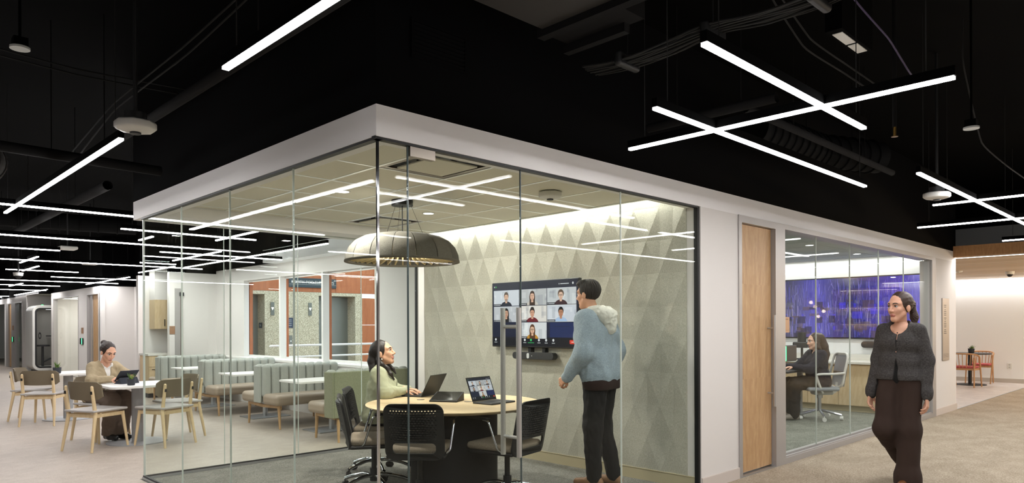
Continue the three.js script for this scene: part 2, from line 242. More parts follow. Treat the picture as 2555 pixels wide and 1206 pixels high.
// seating alcove on the right
struct('wall_alcove', 'cream textured wall at the back of the seating alcove', b6(18, 18.2, 0, DECK, -5, 10), mat.cream);
struct('wall_alcove_left', 'cream side wall of the seating alcove', b6(11.25, 18.2, 0, DECK, -5, -4.1), mat.cream);
struct('baseboard_alcove', 'greige baseboard of the alcove wall', b6(17.986, 18, 0, 0.1, -4.1, 1.6), mat.baseGrey);
const wc = struct('ceiling_alcove', 'lowered ceiling of pale wood planks over the seating alcove');
for (let i = 0; i < 46; i++) part(wc, 'plank', b6(11.15 + i * 0.147 + 0.003, 11.15 + (i + 1) * 0.147 - 0.003, 2.5, 2.515, -4.1, 3.2), mat.plankWood[Math.floor(hash(i, 2) * 3)]);
part(wc, 'fascia', b6(11.1, 11.15, 2.5, 2.68, -4.1, 3.2), mat.walnut); part(wc, 'backing', b6(11.15, 18, 2.515, 2.53, -4.1, 3.2), mat.black);
for (const [x, lab] of [[11.19, 'slim light line along the front edge of the wood ceiling'], [17.93, 'slim light line where the wood ceiling meets the cream wall']]) {
  const t = thing('linear_light', lab, 'light', [x, 2.5, -0.45], PI / 2);
  part(t, 'profile', bx(7.2, 0.012, 0.06, 0, -0.006, 0), mat.whitePlastic); part(t, 'diffuser', bx(7.2, 0.004, 0.045, 0, -0.014, 0), glow(LED, 4)); rectLight(t, 7.2, 0.045, LED, x > 15 ? 66 : 48, [0, -0.018, 0], [0, -1, 0]);
}
// window wall beside the booths and the bulkhead above it
const WH = 2.56;
struct('wall_right_windows', 'white wall with three tall windows beside the booths', [b6(3.7, 3.8, 0, 0.84, -11.5, -4.1), b6(3.7, 3.8, 2.3, WH, -11.5, -4.1), b6(3.7, 3.8, 0.84, 2.3, -11.5, -10.16), b6(3.7, 3.8, 0.84, 2.3, -5.65, -4.1)], mat.wall);
struct('wall_upper_windows', 'black painted wall above the window wall and the kitchenette', [b6(3.7, 3.9, WH, DECK, -11.5, -4.1), b6(2.78, 3.9, 2.5, DECK, -11.62, -11.5), b6(3.75, 3.9, 2.47, DECK, -17.05, -11.62)], mat.black);
struct('wall_lobby_window_side', 'cherry wood lobby face of the window wall', [b6(3.8, 3.9, 0, 0.84, -13.4, -4.1), b6(3.8, 3.9, 2.3, WH, -11.5, -4.1), b6(3.8, 3.9, 0.84, 2.3, -11.5, -10.21), b6(3.8, 3.9, 0.84, 2.3, -5.65, -4.1)], mat.cherry);
struct('trim_window_sill', 'white ledge under the tall windows', b6(3.52, 3.72, 0.8, 0.835, -11.5, -4.1), mat.whiteLam);
struct('wall_ledge', 'white low wall under the window ledge behind the booths', b6(3.53, 3.7, 0, 0.8, -11.5, -4.1), mat.wall);
struct('trim_bulkhead', 'cream bulkhead band along the wall above the tall windows', b6(3.45, 3.7, 2.54, 2.76, -8.8, -4.1), mat.cream);
{
  const zs = [[-10.16, -8.698], [-8.648, -7.202], [-7.152, -5.65]];
  zs.forEach(([a, b], i) => {
    const w = struct('window_' + (5 + i), ['tall window nearest the kitchenette beside the booths', 'middle tall window showing the lobby sign', 'tall window nearest the meeting room beside the booths'][i]);
    part(w, 'pane', b6(3.805, 3.813, 0.84, 2.3, a + 0.002, b - 0.002), mat.glass);
    part(w, 'frame', [b6(3.79, 3.83, 0.84, 0.87, a, b), b6(3.79, 3.83, 2.27, 2.3, a, b)], mat.whiteLam);
    part(w, 'wood_reveal', b6(3.815, 3.86, 0.84, 2.3, a - 0.049, a), mat.cherry);
  });
  for (const z of [-8.648, -7.152]) struct('trim_mullion', 'slim white mullion between the tall windows', b6(3.7, 3.814, 0.84, 2.3, z - 0.05, z), mat.whiteLam);
}
struct('wall_kitchenette_return', 'white return wall beside the kitchenette lit cool by the window', [b6(2.78, 3.9, 0, 2.5, -11.62, -11.5)], mat.wall);
struct('wall_right_far', 'white wall closing the recess behind the kitchenette', [b6(3.75, 3.9, 0, 2.47, -17.05, -11.62)], mat.wall);
// far blocks of rooms
struct('wall_far_block', 'white block of rooms behind the cafe tables', [b6(2.95, 3.75, 0, 2.47, -17.15, -17.05), b6(2.95, 3.05, 0, 2.47, -17.05, -17.0), b6(2.95, 3.05, 2.3, 2.47, -22.5, -17.15), b6(2.95, 3.05, 0, 2.3, -17.2, -17.1), b6(2.95, 3.05, 0, 2.3, -19.2, -18.3), b6(2.95, 3.05, 0, 2.3, -22.5, -22.2), b6(3.05, 3.75, 0, 2.47, -22.5, -22.4)], mat.wall);
struct('wall_upper_far', 'black painted wall above the far block of rooms', [b6(3.0, 3.75, 2.47, DECK, -17.15, -17.05), b6(3.0, 3.05, 2.47, DECK, -22.5, -17.15)], mat.black);
struct('ceiling_far_block', 'white ceiling inside the far block of rooms', b6(3.05, 8, 2.47, 2.5, -35.8, -17.15), mat.wall);
struct('wall_far_block_inside', 'greenish white inner wall seen through the far block window', [b6(4.6, 4.7, 0, 2.47, -22.4, -17.15), b6(3.75, 4.7, 0, 2.47, -17.15, -17.05), b6(3.75, 4.7, 0, 2.47, -22.5, -22.4)], mat.wall);
struct('floor_far_rooms', 'grey floor of the far rooms', b6(3.75, 8, -0.2, 0, -36, -17.05), mat.carpetGrey);
{
  const w = struct('window_8', 'floor to ceiling glass of the far block beside its oak door');
  part(w, 'pane', b6(3.0, 3.01, 0.03, 2.27, -20.4, -19.23), mat.glassGreen); part(w, 'pane', b6(3.0, 3.01, 0.03, 2.27, -22.17, -20.41), mat.glassGreen);
  part(w, 'frame', [b6(2.94, 3.06, 0, 2.3, -19.23, -19.2), b6(2.94, 3.06, 0, 2.3, -22.2, -22.17), b6(2.94, 3.06, 2.27, 2.3, -22.17, -19.23), b6(2.94, 3.06, 0, 0.03, -22.17, -19.23)], mat.frame);
  const d = struct('door_3', 'narrow oak door of the far block with a bar handle');
  part(d, 'leaf', b6(3.02, 3.06, 0.02, 2.27, -18.0, -17.22), mat.oak); part(d, 'side_panel', b6(3.0, 3.06, 0.02, 2.27, -18.27, -18.0), mat.frame); part(d, 'bar_handle', cy(0.014, 1.1, 2.97, 0.95, -17.98, 10), mat.steel);
  part(d, 'frame', [b6(2.94, 3.0, 0, 2.3, -17.22, -17.2), b6(2.94, 3.0, 0, 2.3, -18.3, -18.27), b6(2.94, 3.0, 2.27, 2.3, -18.27, -17.22)], mat.frame);
}
struct('wall_far_rooms', 'white wall of the furthest rooms on the left', [b6(2.6, 2.7, 2.27, 2.45, -35.8, -24.2), b6(2.6, 2.7, 0, 2.27, -24.9, -24.2), b6(2.6, 2.7, 0, 2.27, -28.1, -27.75), b6(2.7, 5, 0, 2.45, -24.3, -24.2), b6(4.9, 5, 0, 2.45, -35.8, -24.3)], mat.wall);
struct('wall_booth_alcove', 'greige side wall behind the phone booth', b6(4.5, 4.6, 0, 2.45, -24.2, -22.5), mat.wall);
struct('wall_upper_far_rooms', 'black painted wall above the furthest rooms', [b6(2.62, 2.7, 2.45, DECK, -35.8, -22.5), b6(2.7, 3.06, 2.45, DECK, -22.6, -22.5)], mat.black);
struct('ceiling_booth_alcove', 'white ceiling over the phone booth alcove', b6(2.6, 4.6, 2.45, 2.47, -24.3, -22.5), mat.wall);
{
  const w = struct('window_9', 'glass front of the furthest rooms');
  part(w, 'pane', b6(2.64, 2.65, 0.03, 2.24, -26.05, -24.93), mat.glassGreen); part(w, 'pane', b6(2.64, 2.65, 0.03, 2.24, -33, -28.13), mat.glassGreen);
  part(w, 'frame', [b6(2.59, 2.71, 0, 2.27, -24.93, -24.9), b6(2.59, 2.71, 0, 2.27, -26.75, -26.05), b6(2.59, 2.71, 2.24, 2.27, -26.05, -24.9)], mat.frame);
  const d = struct('door_4', 'oak door of the furthest rooms'); part(d, 'leaf', b6(2.63, 2.67, 0.02, 2.24, -27.3, -26.76), mat.oak); part(d, 'frame', [b6(2.59, 2.71, 0, 2.27, -27.75, -27.3), b6(2.59, 2.71, 2.24, 2.27, -27.3, -26.75)], mat.frame);
}
// elevator lobby beyond the tall windows, open to daylight above
struct('floor_lobby', 'pale stone floor of the elevator lobby', b6(3.9, 14, -0.2, 0, -13.6, -4.1), mat.tileFloor);
struct('wall_lobby_granite', 'speckled granite wall with elevator openings', [b6(3.9, 4.2, 0, 2.19, -13.5, -13), b6(5.44, 6.87, 0, 2.19, -13.5, -13), b6(7.93, 8.14, 0, 2.19, -13.5, -13), b6(3.9, 8.14, 2.19, 2.27, -13.5, -13), b6(4.2, 5.44, 0, 2.19, -13.55, -13.42), b6(6.87, 7.93, 0, 2.19, -13.55, -13.42)], mat.granite);
const woodWall = struct('wall_lobby_wood', 'orange cherry wood panelling above and beside the elevators');
for (let i = 0; i < 5; i++) part(woodWall, 'panel', b6(3.9 + i * 1.15 + 0.004, 3.9 + (i + 1) * 1.15 - 0.004, 2.275, 4.6, -13.2, -13), mat.cherry);
for (let i = 0; i < 3; i++) { part(woodWall, 'panel', b6(8.145, 10.5, i * 0.72 + 0.003, Math.min((i + 1) * 0.72, 2.27) - 0.003, -13.2, -13), mat.cherry); }
part(woodWall, 'panel', b6(9.66, 10.5, 2.275, 4.6, -13.2, -13), mat.cherry);
struct('wall_lobby_right', 'white far side wall of the lobby', b6(10.5, 10.7, 0, 5.2, -13.6, -4.1), mat.wall);
struct('wall_lobby_back', 'white lobby side of the room block', b6(3.9, 10.7, 0, 5.2, -4.1, -4.0), mat.wall);
for (const [x0, x1, lab] of [[4.2, 5.44, 'left'], [6.87, 7.93, 'right']]) {
  const d = struct('door_' + (lab === 'left' ? 5 : 6), 'brushed steel elevator doors on the ' + lab + ' in the lobby');
  part(d, 'door_panel', b6(x0, (x0 + x1) / 2 - 0.004, 0, 2.17, -13.42, -13.38), mat.elevator); part(d, 'door_panel', b6((x0 + x1) / 2 + 0.004, x1, 0, 2.17, -13.42, -13.38), mat.elevator);
}
// ---------- linear lights of the open ceiling ----------
const LY = 2.53, glowLens = glow(LED, 26);
function linear(x0, z0, x1, z1, label) {
  const along = Math.abs(x1 - x0) > Math.abs(z1 - z0), len = along ? Math.abs(x1 - x0) : Math.abs(z1 - z0), cx = (x0 + x1) / 2, cz = (z0 + z1) / 2;
  const t = thing('linear_light', label, 'light', [cx, LY, cz], along ? 0 : PI / 2, 'linear lights hung under the black ceiling');
  part(t, 'housing', bx(len, 0.045, 0.031, 0, 0.0285, 0), mat.blackDeck);
  part(t, 'diffuser', bx(len - 0.01, 0.014, 0.028, 0, -0.001, 0), glowLens);
  const n = Math.max(2, Math.round(len / 1.8));
  for (let i = 0; i < n; i++) { const x = -len / 2 + 0.12 + (len - 0.24) * i / (n - 1); part(t, 'suspension_cable', cy(0.0025, DECK - LY - 0.06, x, 0.06 + (DECK - LY - 0.06) / 2, 0, 5), mat.cable); }
  rectLight(t, len - 0.01, 0.028, LED, LINEAR, [0, -0.0095, 0], [0, -1, 0]);
}
const X = (a, b, z, s) => linear(a, z, b, z, s), Z = (x, a, b, s) => linear(x, a, x, b, s);
X(0.386, 2.127, 1.715, 'linear light nearest the camera on the right, crossing another');
X(0.944, 3.917, 1.107, 'long linear light running beside the black corridor wall');
Z(1.547, 0.508, 2.305, 'linear light crossing two others above the corridor');
X(3.67, 9.4, 1.56, 'linear light at the right edge crossing two short ones');
Z(5.34, 1.215, 3.0, 'short cross light at the right edge beside the white ceiling sensor');
Z(6.95, 0.635, 2.6, 'lower cross light at the right edge before the alcove');
Z(9.24, 1.02, 2.8, 'farthest short light before the wood ceiling on the right');
Z(-0.86, 3.74, 0.143, 'linear light at the top edge left of the dark corner');
Z(-0.84, -1.406, -5.13, 'linear light on the left ending near the round sensor');
X(-2.2, 1.4, -4.55, 'first light crossing under the end of the left linear light');
X(0.3, 1.88, -5.6, 'light seen through the glass just behind the first crossing one');
X(-2.4, 1.74, -7.09, 'long light third from the glass room end on the left');
X(-3.2, 0.356, -8.72, 'light at the left edge ending above the near cafe table');
X(-1.6, 3.14, -10.75, 'long light over the cafe tables toward the kitchenette');
X(0.38, 1.6, -13.2, 'short light beside the ceiling dome camera');
X(1.47, 3.41, -15.0, 'light ending in front of the white far block');
X(-0.5, 3.3, -16.8, 'light passing in front of the far block face');
X(-0.5, 2.49, -19.1, 'far light left of the far block window');
X(-0.2, 2.72, -21.95, 'far light before the phone booth');
X(0.2, 2.7, -27.35, 'furthest light but one on the left');
X(-0.2, 2.65, -28.8, 'furthest light on the left');
X(1.46, 3.38, -7.93, 'light over the booths crossing the long booth light');
X(1.8, 2.4, -10.0, 'shortest light seen through the back glass');
Z(0.31, -9.95, -11.37, 'short cross light left of the glass room at mid distance');
Z(0.69, -11.97, -13.42, 'short cross light above the dome camera');
Z(2.78, -14.03, -17.65, 'diagonal cross light over the far block corner');
Z(1.48, -18.14, -19.92, 'small far cross light at the left edge');
Z(2.6, -21.2, -26.2, 'long far cross light toward the phone booth');
Z(1.52, -4.6, -5.98, 'cross light seen just behind the back glass');
Z(0.795, -6.1, -6.62, 'stub light seen at the far left glass corner');
Z(2.1, -7.27, -9.27, 'cross light above the second booth');
Z(2.75, -5.33, -10.6, 'long light running over the row of booths');
Z(2.52, -10.44, -12.5, 'cross light before the kitchenette');
X(-6.2, -2.6, 4.4, 'light behind the camera on the left'); X(4.2, 9.6, 3.4, 'light behind the camera on the right'); X(-1.2, 3.2, 4.0, 'light over the corridor just behind the camera'); X(0.5, 6.0, 6.6, 'light far behind the camera'); Z(-4.2, 1.6, -3.2, 'light left of the camera outside the picture'); X(-6.5, -3.2, -6.2, 'light over the open floor outside the picture on the left'); X(-7, -3.6, -10.4, 'second light over the open floor outside the picture'); X(-6, -2.4, -15, 'third light over the open floor outside the picture'); X(9.6, 15.0, 3.6, 'light over the lounge outside the picture on the right');

// ---------- other ceiling things ----------
function sensor(x, y, z, label, s = 1, stem = true) {
  const t = thing('ceiling_sensor', label, 'sensor', [x, y, z]);
  part(t, 'body', uvm(lathe([[0, -0.012], [0.05, -0.012], [0.1, 0], [0.112, 0.012], [0.112, 0.04], [0.105, 0.05], [0, 0.05]].map(([a, b]) => [a * s, b * s]), 8).rotateY(PI / 8)), mat.whitePlastic);
  part(t, 'lens', cy(0.03 * s, 0.012 * s, 0, -0.016 * s, 0, 16), mat.darkGrey);
  if (stem) { part(t, 'mount', cy(0.06 * s, 0.05 * s, 0, 0.075 * s, 0), mat.plasticBlack); part(t, 'stem', cy(0.012, DECK - y - 0.05 * s, 0, 0.05 * s + (DECK - y - 0.05 * s) / 2, 0, 8), mat.plasticBlack); }
  return t;
}
sensor(-0.87, 2.5, -1.04, 'white ceiling sensor hung at the left before the black wall', 0.95);
sensor(4.76, 2.5, 1.4, 'white ceiling sensor hung at the far right among the lights', 0.95);
sensor(2.235, CEIL - 0.052, -0.8, 'white round sensor on the meeting room ceiling', 0.92, false);
for (const [x, z, lab] of [[0.55, -9.2, 'nearer of two small white boxes hung over the cafe tables'], [1.5, -11.9, 'farther of two small white boxes hung over the cafe tables']]) {
  const t = thing('access_point', lab, 'access point', [x, 2.62, z]); part(t, 'body', rb(0.24, 0.05, 0.24, 0.02), mat.whitePlastic); part(t, 'stem', cy(0.01, DECK - 2.645, 0, 0.025 + (DECK - 2.645) / 2, 0, 6), mat.plasticBlack);
}
function dome(x, y, z, label, top) {
  const t = thing('dome_camera', label, 'camera', [x, y, z]); part(t, 'housing', cy(0.075, 0.06, 0, 0.03, 0, 20, 0.085), mat.whitePlastic); part(t, 'dome', new THREE.SphereGeometry(0.055, 16, 8, 0, T2, PI / 2, PI / 2), mat.plasticBlack);
  if (top - y > 0.1) part(t, 'stem', cy(0.015, top - y - 0.06, 0, 0.06 + (top - y - 0.06) / 2, 0, 8), mat.plasticBlack);
}
dome(0.55, 2.4, -13.0, 'white dome camera hung among the far lights on the left', DECK);
dome(15.6, 2.44, -0.05, 'white dome camera on the wood ceiling of the alcove', 2.5);
for (const [x, z, lab] of [[14.6, -0.75, 'larger smoke detector on the wood ceiling'], [14.2, -1.25, 'smaller smoke detector on the wood ceiling']]) { const t = thing('smoke_detector', lab, 'detector', [x, 2.46, z]); part(t, 'body', cy(0.07, 0.03, 0, 0.025, 0, 20, 0.08), mat.whitePlastic); part(t, 'lens', cy(0.03, 0.012, 0, 0.006, 0, 12), mat.whitePlastic); }
// ceiling cassettes, downlights and pendant of the meeting room
for (const [x, z, lab] of [[0.975, -0.715, 'square air diffuser with brass edge nearest the glass corner'], [2.195, -3.155, 'square air diffuser at the back of the meeting room ceiling']]) {
  const t = thing('air_diffuser', lab, 'diffuser', [x, CEIL, z]);
  part(t, 'frame', [b6(-0.3, 0.3, 0, 0.015, 0.25, 0.3), b6(-0.3, 0.3, 0, 0.015, -0.3, -0.25), b6(-0.3, -0.25, 0, 0.015, -0.25, 0.25), b6(0.25, 0.3, 0, 0.015, -0.25, 0.25)], mat.brushed);
  part(t, 'plenum', [b6(-0.26, 0.26, 0.06, 0.07, -0.26, 0.26), b6(-0.26, -0.25, 0.015, 0.06, -0.26, 0.26), b6(0.25, 0.26, 0.015, 0.06, -0.26, 0.26), b6(-0.25, 0.25, 0.015, 0.06, 0.25, 0.26), b6(-0.25, 0.25, 0.015, 0.06, -0.26, -0.25)], mat.alu);
  part(t, 'plate', rb(0.4, 0.012, 0.4, 0.004, 0, -0.006, 0), mat.ceilTile);
  for (const s of [-1, 1]) part(t, 'hanger', b6(s * 0.15 - 0.02, s * 0.15 + 0.02, 0, 0.06, -0.01, 0.01), mat.plasticBlack);
}
function downlight(x, y, z, label, k, rgb = [1, 0.96, 0.9]) {
  const t = thing('downlight', label, 'light', [x, y, z]);
  part(t, 'trim_ring', uvm(lathe([[0.05, -0.004], [0.064, -0.003], [0.064, 0.0], [0.05, 0.0]], 24)), mat.whitePlastic); part(t, 'lens', cy(0.05, 0.004, 0, -0.002, 0, 24), glow(rgb, 6));
  rectLight(t, 0.09, 0.09, rgb, k, [0, -0.006, 0], [0, -1, 0]);
}
downlight(0.98, CEIL, -1.975, 'bright downlight in the meeting room ceiling', 1000); downlight(2.195, CEIL, -2.4, 'downlight over the far side of the meeting table', 900);
for (const [x, z, lab] of [[7.55, -0.86, 'nearer downlight in the small room ceiling'], [9.3, -0.86, 'farther downlight in the small room ceiling'], [7.55, -2.5, 'rear downlight in the small room ceiling'], [9.3, -2.5, 'rear downlight close to the blue screen'], [5.6, -1.6, 'downlight behind the oak door'], [5.6, -3.0, 'rearmost downlight behind the oak door']]) downlight(x, 2.5, z, lab, 480, [1, 0.98, 0.95]);
for (const [x, z, lab] of [[13.2, -1.8, 'front downlight in the alcove ceiling'], [15.6, -1.8, 'rear downlight in the alcove ceiling'], [13.2, 1.4, 'downlight over the alcove entrance'], [15.6, 2.2, 'downlight over the lounge shelves']]) downlight(x, 2.5, z, lab, 300, [1, 0.98, 0.95]);
downlight(3.9, 2.47, -19.6, 'ceiling light inside the far block window', 900); downlight(3.9, 2.47, -21.4, 'second ceiling light inside the far block window', 900);
{ // felt pendant
  const t = thing('pendant_lamp', 'large grey felt pendant lamp with ribbed underside over the meeting table', 'lamp', [1.58, 1.985, -1.98]);
  const seg = 16, R = 0.505, shade = mat.shade = M(0xffffff, 0.95, { map: speckle([98, 94, 85], 26, 50, 8, 0.4, 256) }), shade2 = M(0xffffff, 0.95, { map: speckle([110, 105, 95], 26, 50, 8, 0.4, 256) }), inner = M(0xd9c79c, 0.8);
  const prof = [[R, 0], [R * 0.985, 0.06], [R * 0.93, 0.125], [R * 0.83, 0.18], [R * 0.68, 0.22], [R * 0.45, 0.245], [0.06, 0.25]];
  for (let i = 0; i < seg; i++) {
    const out = prof.map(([r, y]) => new THREE.Vector2(r, y)), inn = prof.slice().reverse().map(([r, y]) => new THREE.Vector2(Math.max(0.05, r - 0.014), Math.max(0, y - 0.012)));
    part(t, 'felt_segment', uvm(new THREE.LatheGeometry([...out, ...inn], 2, i * T2 / seg + 0.006, T2 / seg - 0.012)), i % 2 ? shade : shade2);
  }
  part(t, 'rim', uvm(lathe([[R - 0.034, 0.012], [R - 0.034, -0.004], [R + 0.002, -0.004], [R + 0.002, 0.012]], 48)), shade2);
  for (let i = 0; i < 40; i++) { const a = i * T2 / 40; const s = new THREE.Shape([[0.15, 0.16], [0.3, 0.05], [0.46, 0.012], [0.475, 0.03], [0.42, 0.12], [0.33, 0.18], [0.15, 0.21]].map(([x, y]) => new THREE.Vector2(x, y))); const g = ext(s, 0.012, 0).translate(0, 0, -0.006).rotateY(a); part(t, 'fin', uvm(g), inner); }
  part(t, 'lamp_disc', cy(0.15, 0.02, 0, 0.17, 0, 32), glow(WARM, 2.2));
  rectLight(t, 0.24, 0.24, [1, 0.94, 0.84], 80, [0, 0.155, 0], [0, -1, 0]);
  part(t, 'canopy', cy(0.095, 0.05, 0, CEIL - 1.985 - 0.025, 0, 32), mat.plasticBlack);
  part(t, 'cord', cy(0.005, CEIL - 1.985 - 0.29, 0, (CEIL - 1.985 - 0.05 + 0.24) / 2, 0, 8), mat.plasticBlack);
  for (const a of [0.3, 2.4, 4.5]) part(t, 'wire', bar([0.085 * Math.cos(a), CEIL - 1.985 - 0.05, 0.085 * Math.sin(a)], [0.2 * Math.cos(a), 0.246, 0.2 * Math.sin(a)], 0.0015), mat.cable);
}
// ducts, pipes, cables and grille under the black deck
function duct(name, label, pts, r, m, rings = 0, cat = 'duct') {
  const t = thing(name, label, cat, pts[0]); const q = pts.map((p) => [p[0] - pts[0][0], p[1] - pts[0][1], p[2] - pts[0][2]]);
  part(t, 'pipe', tube(q, r, Math.max(12, pts.length * 12), r > 0.08 ? 24 : 10, false, 0.1), m);
  if (rings) { const c = new THREE.CatmullRomCurve3(q.map((p) => V(...p)), false, 'catmullrom', 0.1), len = c.getLength(), n = Math.min(60, Math.floor(len / rings)); const tor = new THREE.TorusGeometry(r + 0.006, 0.01, 5, 24); for (let i = 1; i < n; i++) { const g = tor.clone(), d = c.getTangentAt(i / n), p = c.getPointAt(i / n); g.applyQuaternion(new THREE.Quaternion().setFromUnitVectors(V(0, 0, 1), d)).translate(p.x, p.y, p.z); part(t, 'seam_ring', g, m); } }
  const n = Math.max(2, Math.round(pts.length)), c = new THREE.CatmullRomCurve3(q.map((p) => V(...p)), false, 'catmullrom', 0.1);
  for (let i = 0; i < n; i++) { const p = c.getPointAt((i + 0.5) / n), h = DECK - pts[0][1] - p.y; if (h > r) part(t, 'hanger', bar([p.x, p.y + r * 0.9, p.z], [p.x, p.y + h, p.z], 0.004), m); }
  return t;
}
duct('ceiling_pipe', 'dark sprinkler pipe running beside the left linear light', [[-0.6, 2.75, 1.2], [-0.6, 2.75, -4.0]], 0.03, mat.pipe, 0, 'pipe');
duct('ceiling_pipe', 'dark pipe running away from the corner of the glass room', [[-0.19, 2.75, -4.2], [-0.19, 2.75, -9]], 0.045, mat.pipe, 0, 'pipe');
duct('ceiling_pipe', 'dark cross pipe left of the black wall', [[-3.2, 2.78, -3.09], [-0.08, 2.72, -3.09]], 0.04, mat.pipe, 0, 'pipe');
duct('air_duct', 'round ribbed duct at the left edge of the ceiling', [[-3.4, 3.0, -4.6], [-1.7, 3.0, -4.6], [-1.05, 3.0, -5.0], [-1.0, 3.0, -6.6]], 0.2, mat.ductBare, 0.1);
duct('air_duct', 'dark round duct over the open area on the left', [[-0.6, 3.3, -11.6], [2.1, 3.3, -11.25]], 0.15, mat.duct, 0.3);
duct('air_duct', 'dark round ribbed duct over the corridor on the right', [[3.4, 3.05, 0.4], [4.6, 3.05, 0.45], [5.3, 3.05, 0.75]], 0.15, mat.duct, 0.12);
duct('ceiling_pipe', 'long dark pipe over the corridor behind the crossing lights', [[2.42, 2.9, 0.85], [5.4, 2.9, 0.85]], 0.028, mat.pipe, 0, 'pipe');
duct('ceiling_pipe', 'short dark cross pipe joining the long corridor pipe', [[2.35, 2.9, 0.1], [2.35, 2.9, 1.1]], 0.035, mat.pipe, 0, 'pipe');
{ // data cables sagging between straps
  const t = thing('cable_bundle', 'wide bundle of grey data cables strapped under the corridor ceiling', 'cables', [1.42, 3.03, 0.3]);
  for (let i = 0; i < 16; i++) { const o = (i - 8) * 0.011, pts = []; for (let k = 0; k <= 8; k++) pts.push([o + rr(-0.012, 0.012), 0.02 * Math.cos(k * 2.1) + rr(-0.012, 0.012), k * 0.29]); part(t, 'cable', tube(pts, 0.006, 24, 5), mat.cable); }
  for (let k = 1; k < 8; k += 2) { part(t, 'strap', rb(0.22, 0.09, 0.05, 0.02, 0, 0.0, k * 0.29), mat.plasticBlack); part(t, 'strap_hanger', bar([0, 0.04, k * 0.29], [0, DECK - 3.03, k * 0.29], 0.004), mat.plasticBlack); }
}
const wires = (label, m, list) => { const o = [list[0][0][0], DECK - 0.012, list[0][0][2]], t = thing('loose_cable', label, 'cable', o); for (const pts of list) part(t, 'strand', tube([[pts[0][0], DECK - 0.012, pts[0][2]], ...pts].map((p) => [p[0] - o[0], p[1] - o[1], p[2] - o[2]]), 0.006, 40, 5, false, 0.2), m); };
wires('pair of loose black cables drooping on the left ceiling', mat.cable, [[[-0.5, 3.25, 0.2], [-0.55, 3.1, -1.2], [-0.57, 3.06, -2.6], [-0.52, 2.95, -4.2]], [[-0.47, 3.25, 0.2], [-0.52, 3.07, -1.2], [-0.55, 3.03, -2.6], [-0.48, 2.9, -4.2]]]);
wires('grey cable run drooping across the upper left ceiling', mat.cable, [[[-2.4, 3.35, -2.2], [-1.6, 3.14, -2.2], [-0.9, 3.1, -2.2], [-0.2, 3.12, -2.2]], [[-2.4, 3.38, -2.16], [-1.6, 3.17, -2.16], [-0.9, 3.13, -2.18], [-0.2, 3.15, -2.16]]]);
wires('black cables looping over the right corridor ceiling', mat.cable, [[[1.62, 3.4, 1.36], [2.3, 3.2, 1.34], [2.85, 3.16, 1.37], [3.25, 3.1, 1.43]], [[1.62, 3.38, 1.33], [2.3, 3.16, 1.3], [2.85, 3.13, 1.33], [3.25, 3.06, 1.4]], [[4.1, 3.4, 1.75], [4.9, 2.95, 1.7], [5.7, 2.85, 1.75], [6.6, 2.8, 1.8]]]);
wires('thin violet cable hanging on the right corridor ceiling', M(0x3a2c52, 0.6), [[[2.0, 3.3, 1.67], [2.65, 3.2, 1.68], [3.1, 3.12, 1.66], [3.4, 3.1, 1.64]]]);
{
  const t = thing('ceiling_air_unit', 'taupe sheet metal air unit under the ceiling above the dark wall', 'air unit', [0.2, 3.1, 0.82]);
  part(t, 'casing', b6(-0.9, 0.62, 0, DECK - 3.1, -0.38, 0.4), mat.ductBare); part(t, 'rail', b6(0.62, 0.68, -0.04, 0.02, -0.42, 0.5), mat.pipe); part(t, 'side_box', b6(0.68, 0.93, 0.0, 0.3, -0.42, 0.1), mat.pipe); part(t, 'bracket', b6(0.88, 0.93, -0.05, 0.0, -0.45, 0.0), mat.pipe);
}
{
  const t = thing('wall_grille', 'black louvred vent on the black wall right of the dark corner', 'vent', [0.427, 3.015, 0.0]);
  part(t, 'frame', [b6(-0.2, 0.2, -0.11, -0.095, 0, 0.012), b6(-0.2, 0.2, 0.095, 0.11, 0, 0.012), b6(-0.2, -0.185, -0.095, 0.095, 0, 0.012), b6(0.185, 0.2, -0.095, 0.095, 0, 0.012)], mat.black);
  for (let i = 0; i < 8; i++) part(t, 'louvre', uvm(new THREE.BoxGeometry(0.37, 0.018, 0.004).rotateX(0.6).translate(0, -0.083 + i * 0.0235, 0.007)), mat.black);
}
{
  const t = thing('paper_tag', 'pair of pale paper tags stuck under the dark ceiling on the right', 'tag', [2.55, 3.2, 1.485]);
  part(t, 'tag', b6(-0.2, 0.02, 0, 0.004, -0.03, 0.03), mat.whitePlastic); part(t, 'tag', b6(0.05, 0.22, 0, 0.004, -0.03, 0.03), mat.whitePlastic); part(t, 'box', b6(-0.26, 0.26, 0.004, DECK - 3.2, -0.05, 0.05), mat.blackDeck);
}
for (const [x, y, z, lab] of [[3.7, 2.8, 1.89, 'small pale ceiling disc hanging on the right'], [-1.3, 3.0, -1.62, 'small ceiling disc at the upper left edge']]) { const t = thing('ceiling_disc', lab, 'detector', [x, y, z]); part(t, 'disc', cy(0.05, 0.012, 0, 0, 0, 20), mat.greyPlastic); part(t, 'box', bx(0.07, 0.05, 0.07, 0, 0.031, 0), mat.blackDeck); part(t, 'stem', cy(0.008, DECK - y - 0.05, 0, 0.05 + (DECK - y - 0.05) / 2, 0, 6), mat.blackDeck); }
{ const t = thing('sprinkler_head', 'brass sprinkler head on a black drop pipe on the right', 'sprinkler', [3.12, 2.68, 1.57]); part(t, 'drop_pipe', cy(0.014, DECK - 2.76, 0, 0.08 + (DECK - 2.76) / 2, 0, 8), mat.pipe); part(t, 'head', [cy(0.01, 0.06, 0, 0.05, 0, 8), cy(0.022, 0.004, 0, 0.015, 0, 12)], mat.brass); }
// ---------- furniture ----------
function copyOf(root, pos, turn, label) {
  const base = root.name.replace(/_\d{3}$/, ''), c = root.clone(); c.name = numbered(base); c.position.set(...pos); c.rotation.set(0, turn, 0); c.userData = { ...root.userData, label }; scene.add(c); return c;
}
const face = (dx, dz) => Math.atan2(dx, dz);
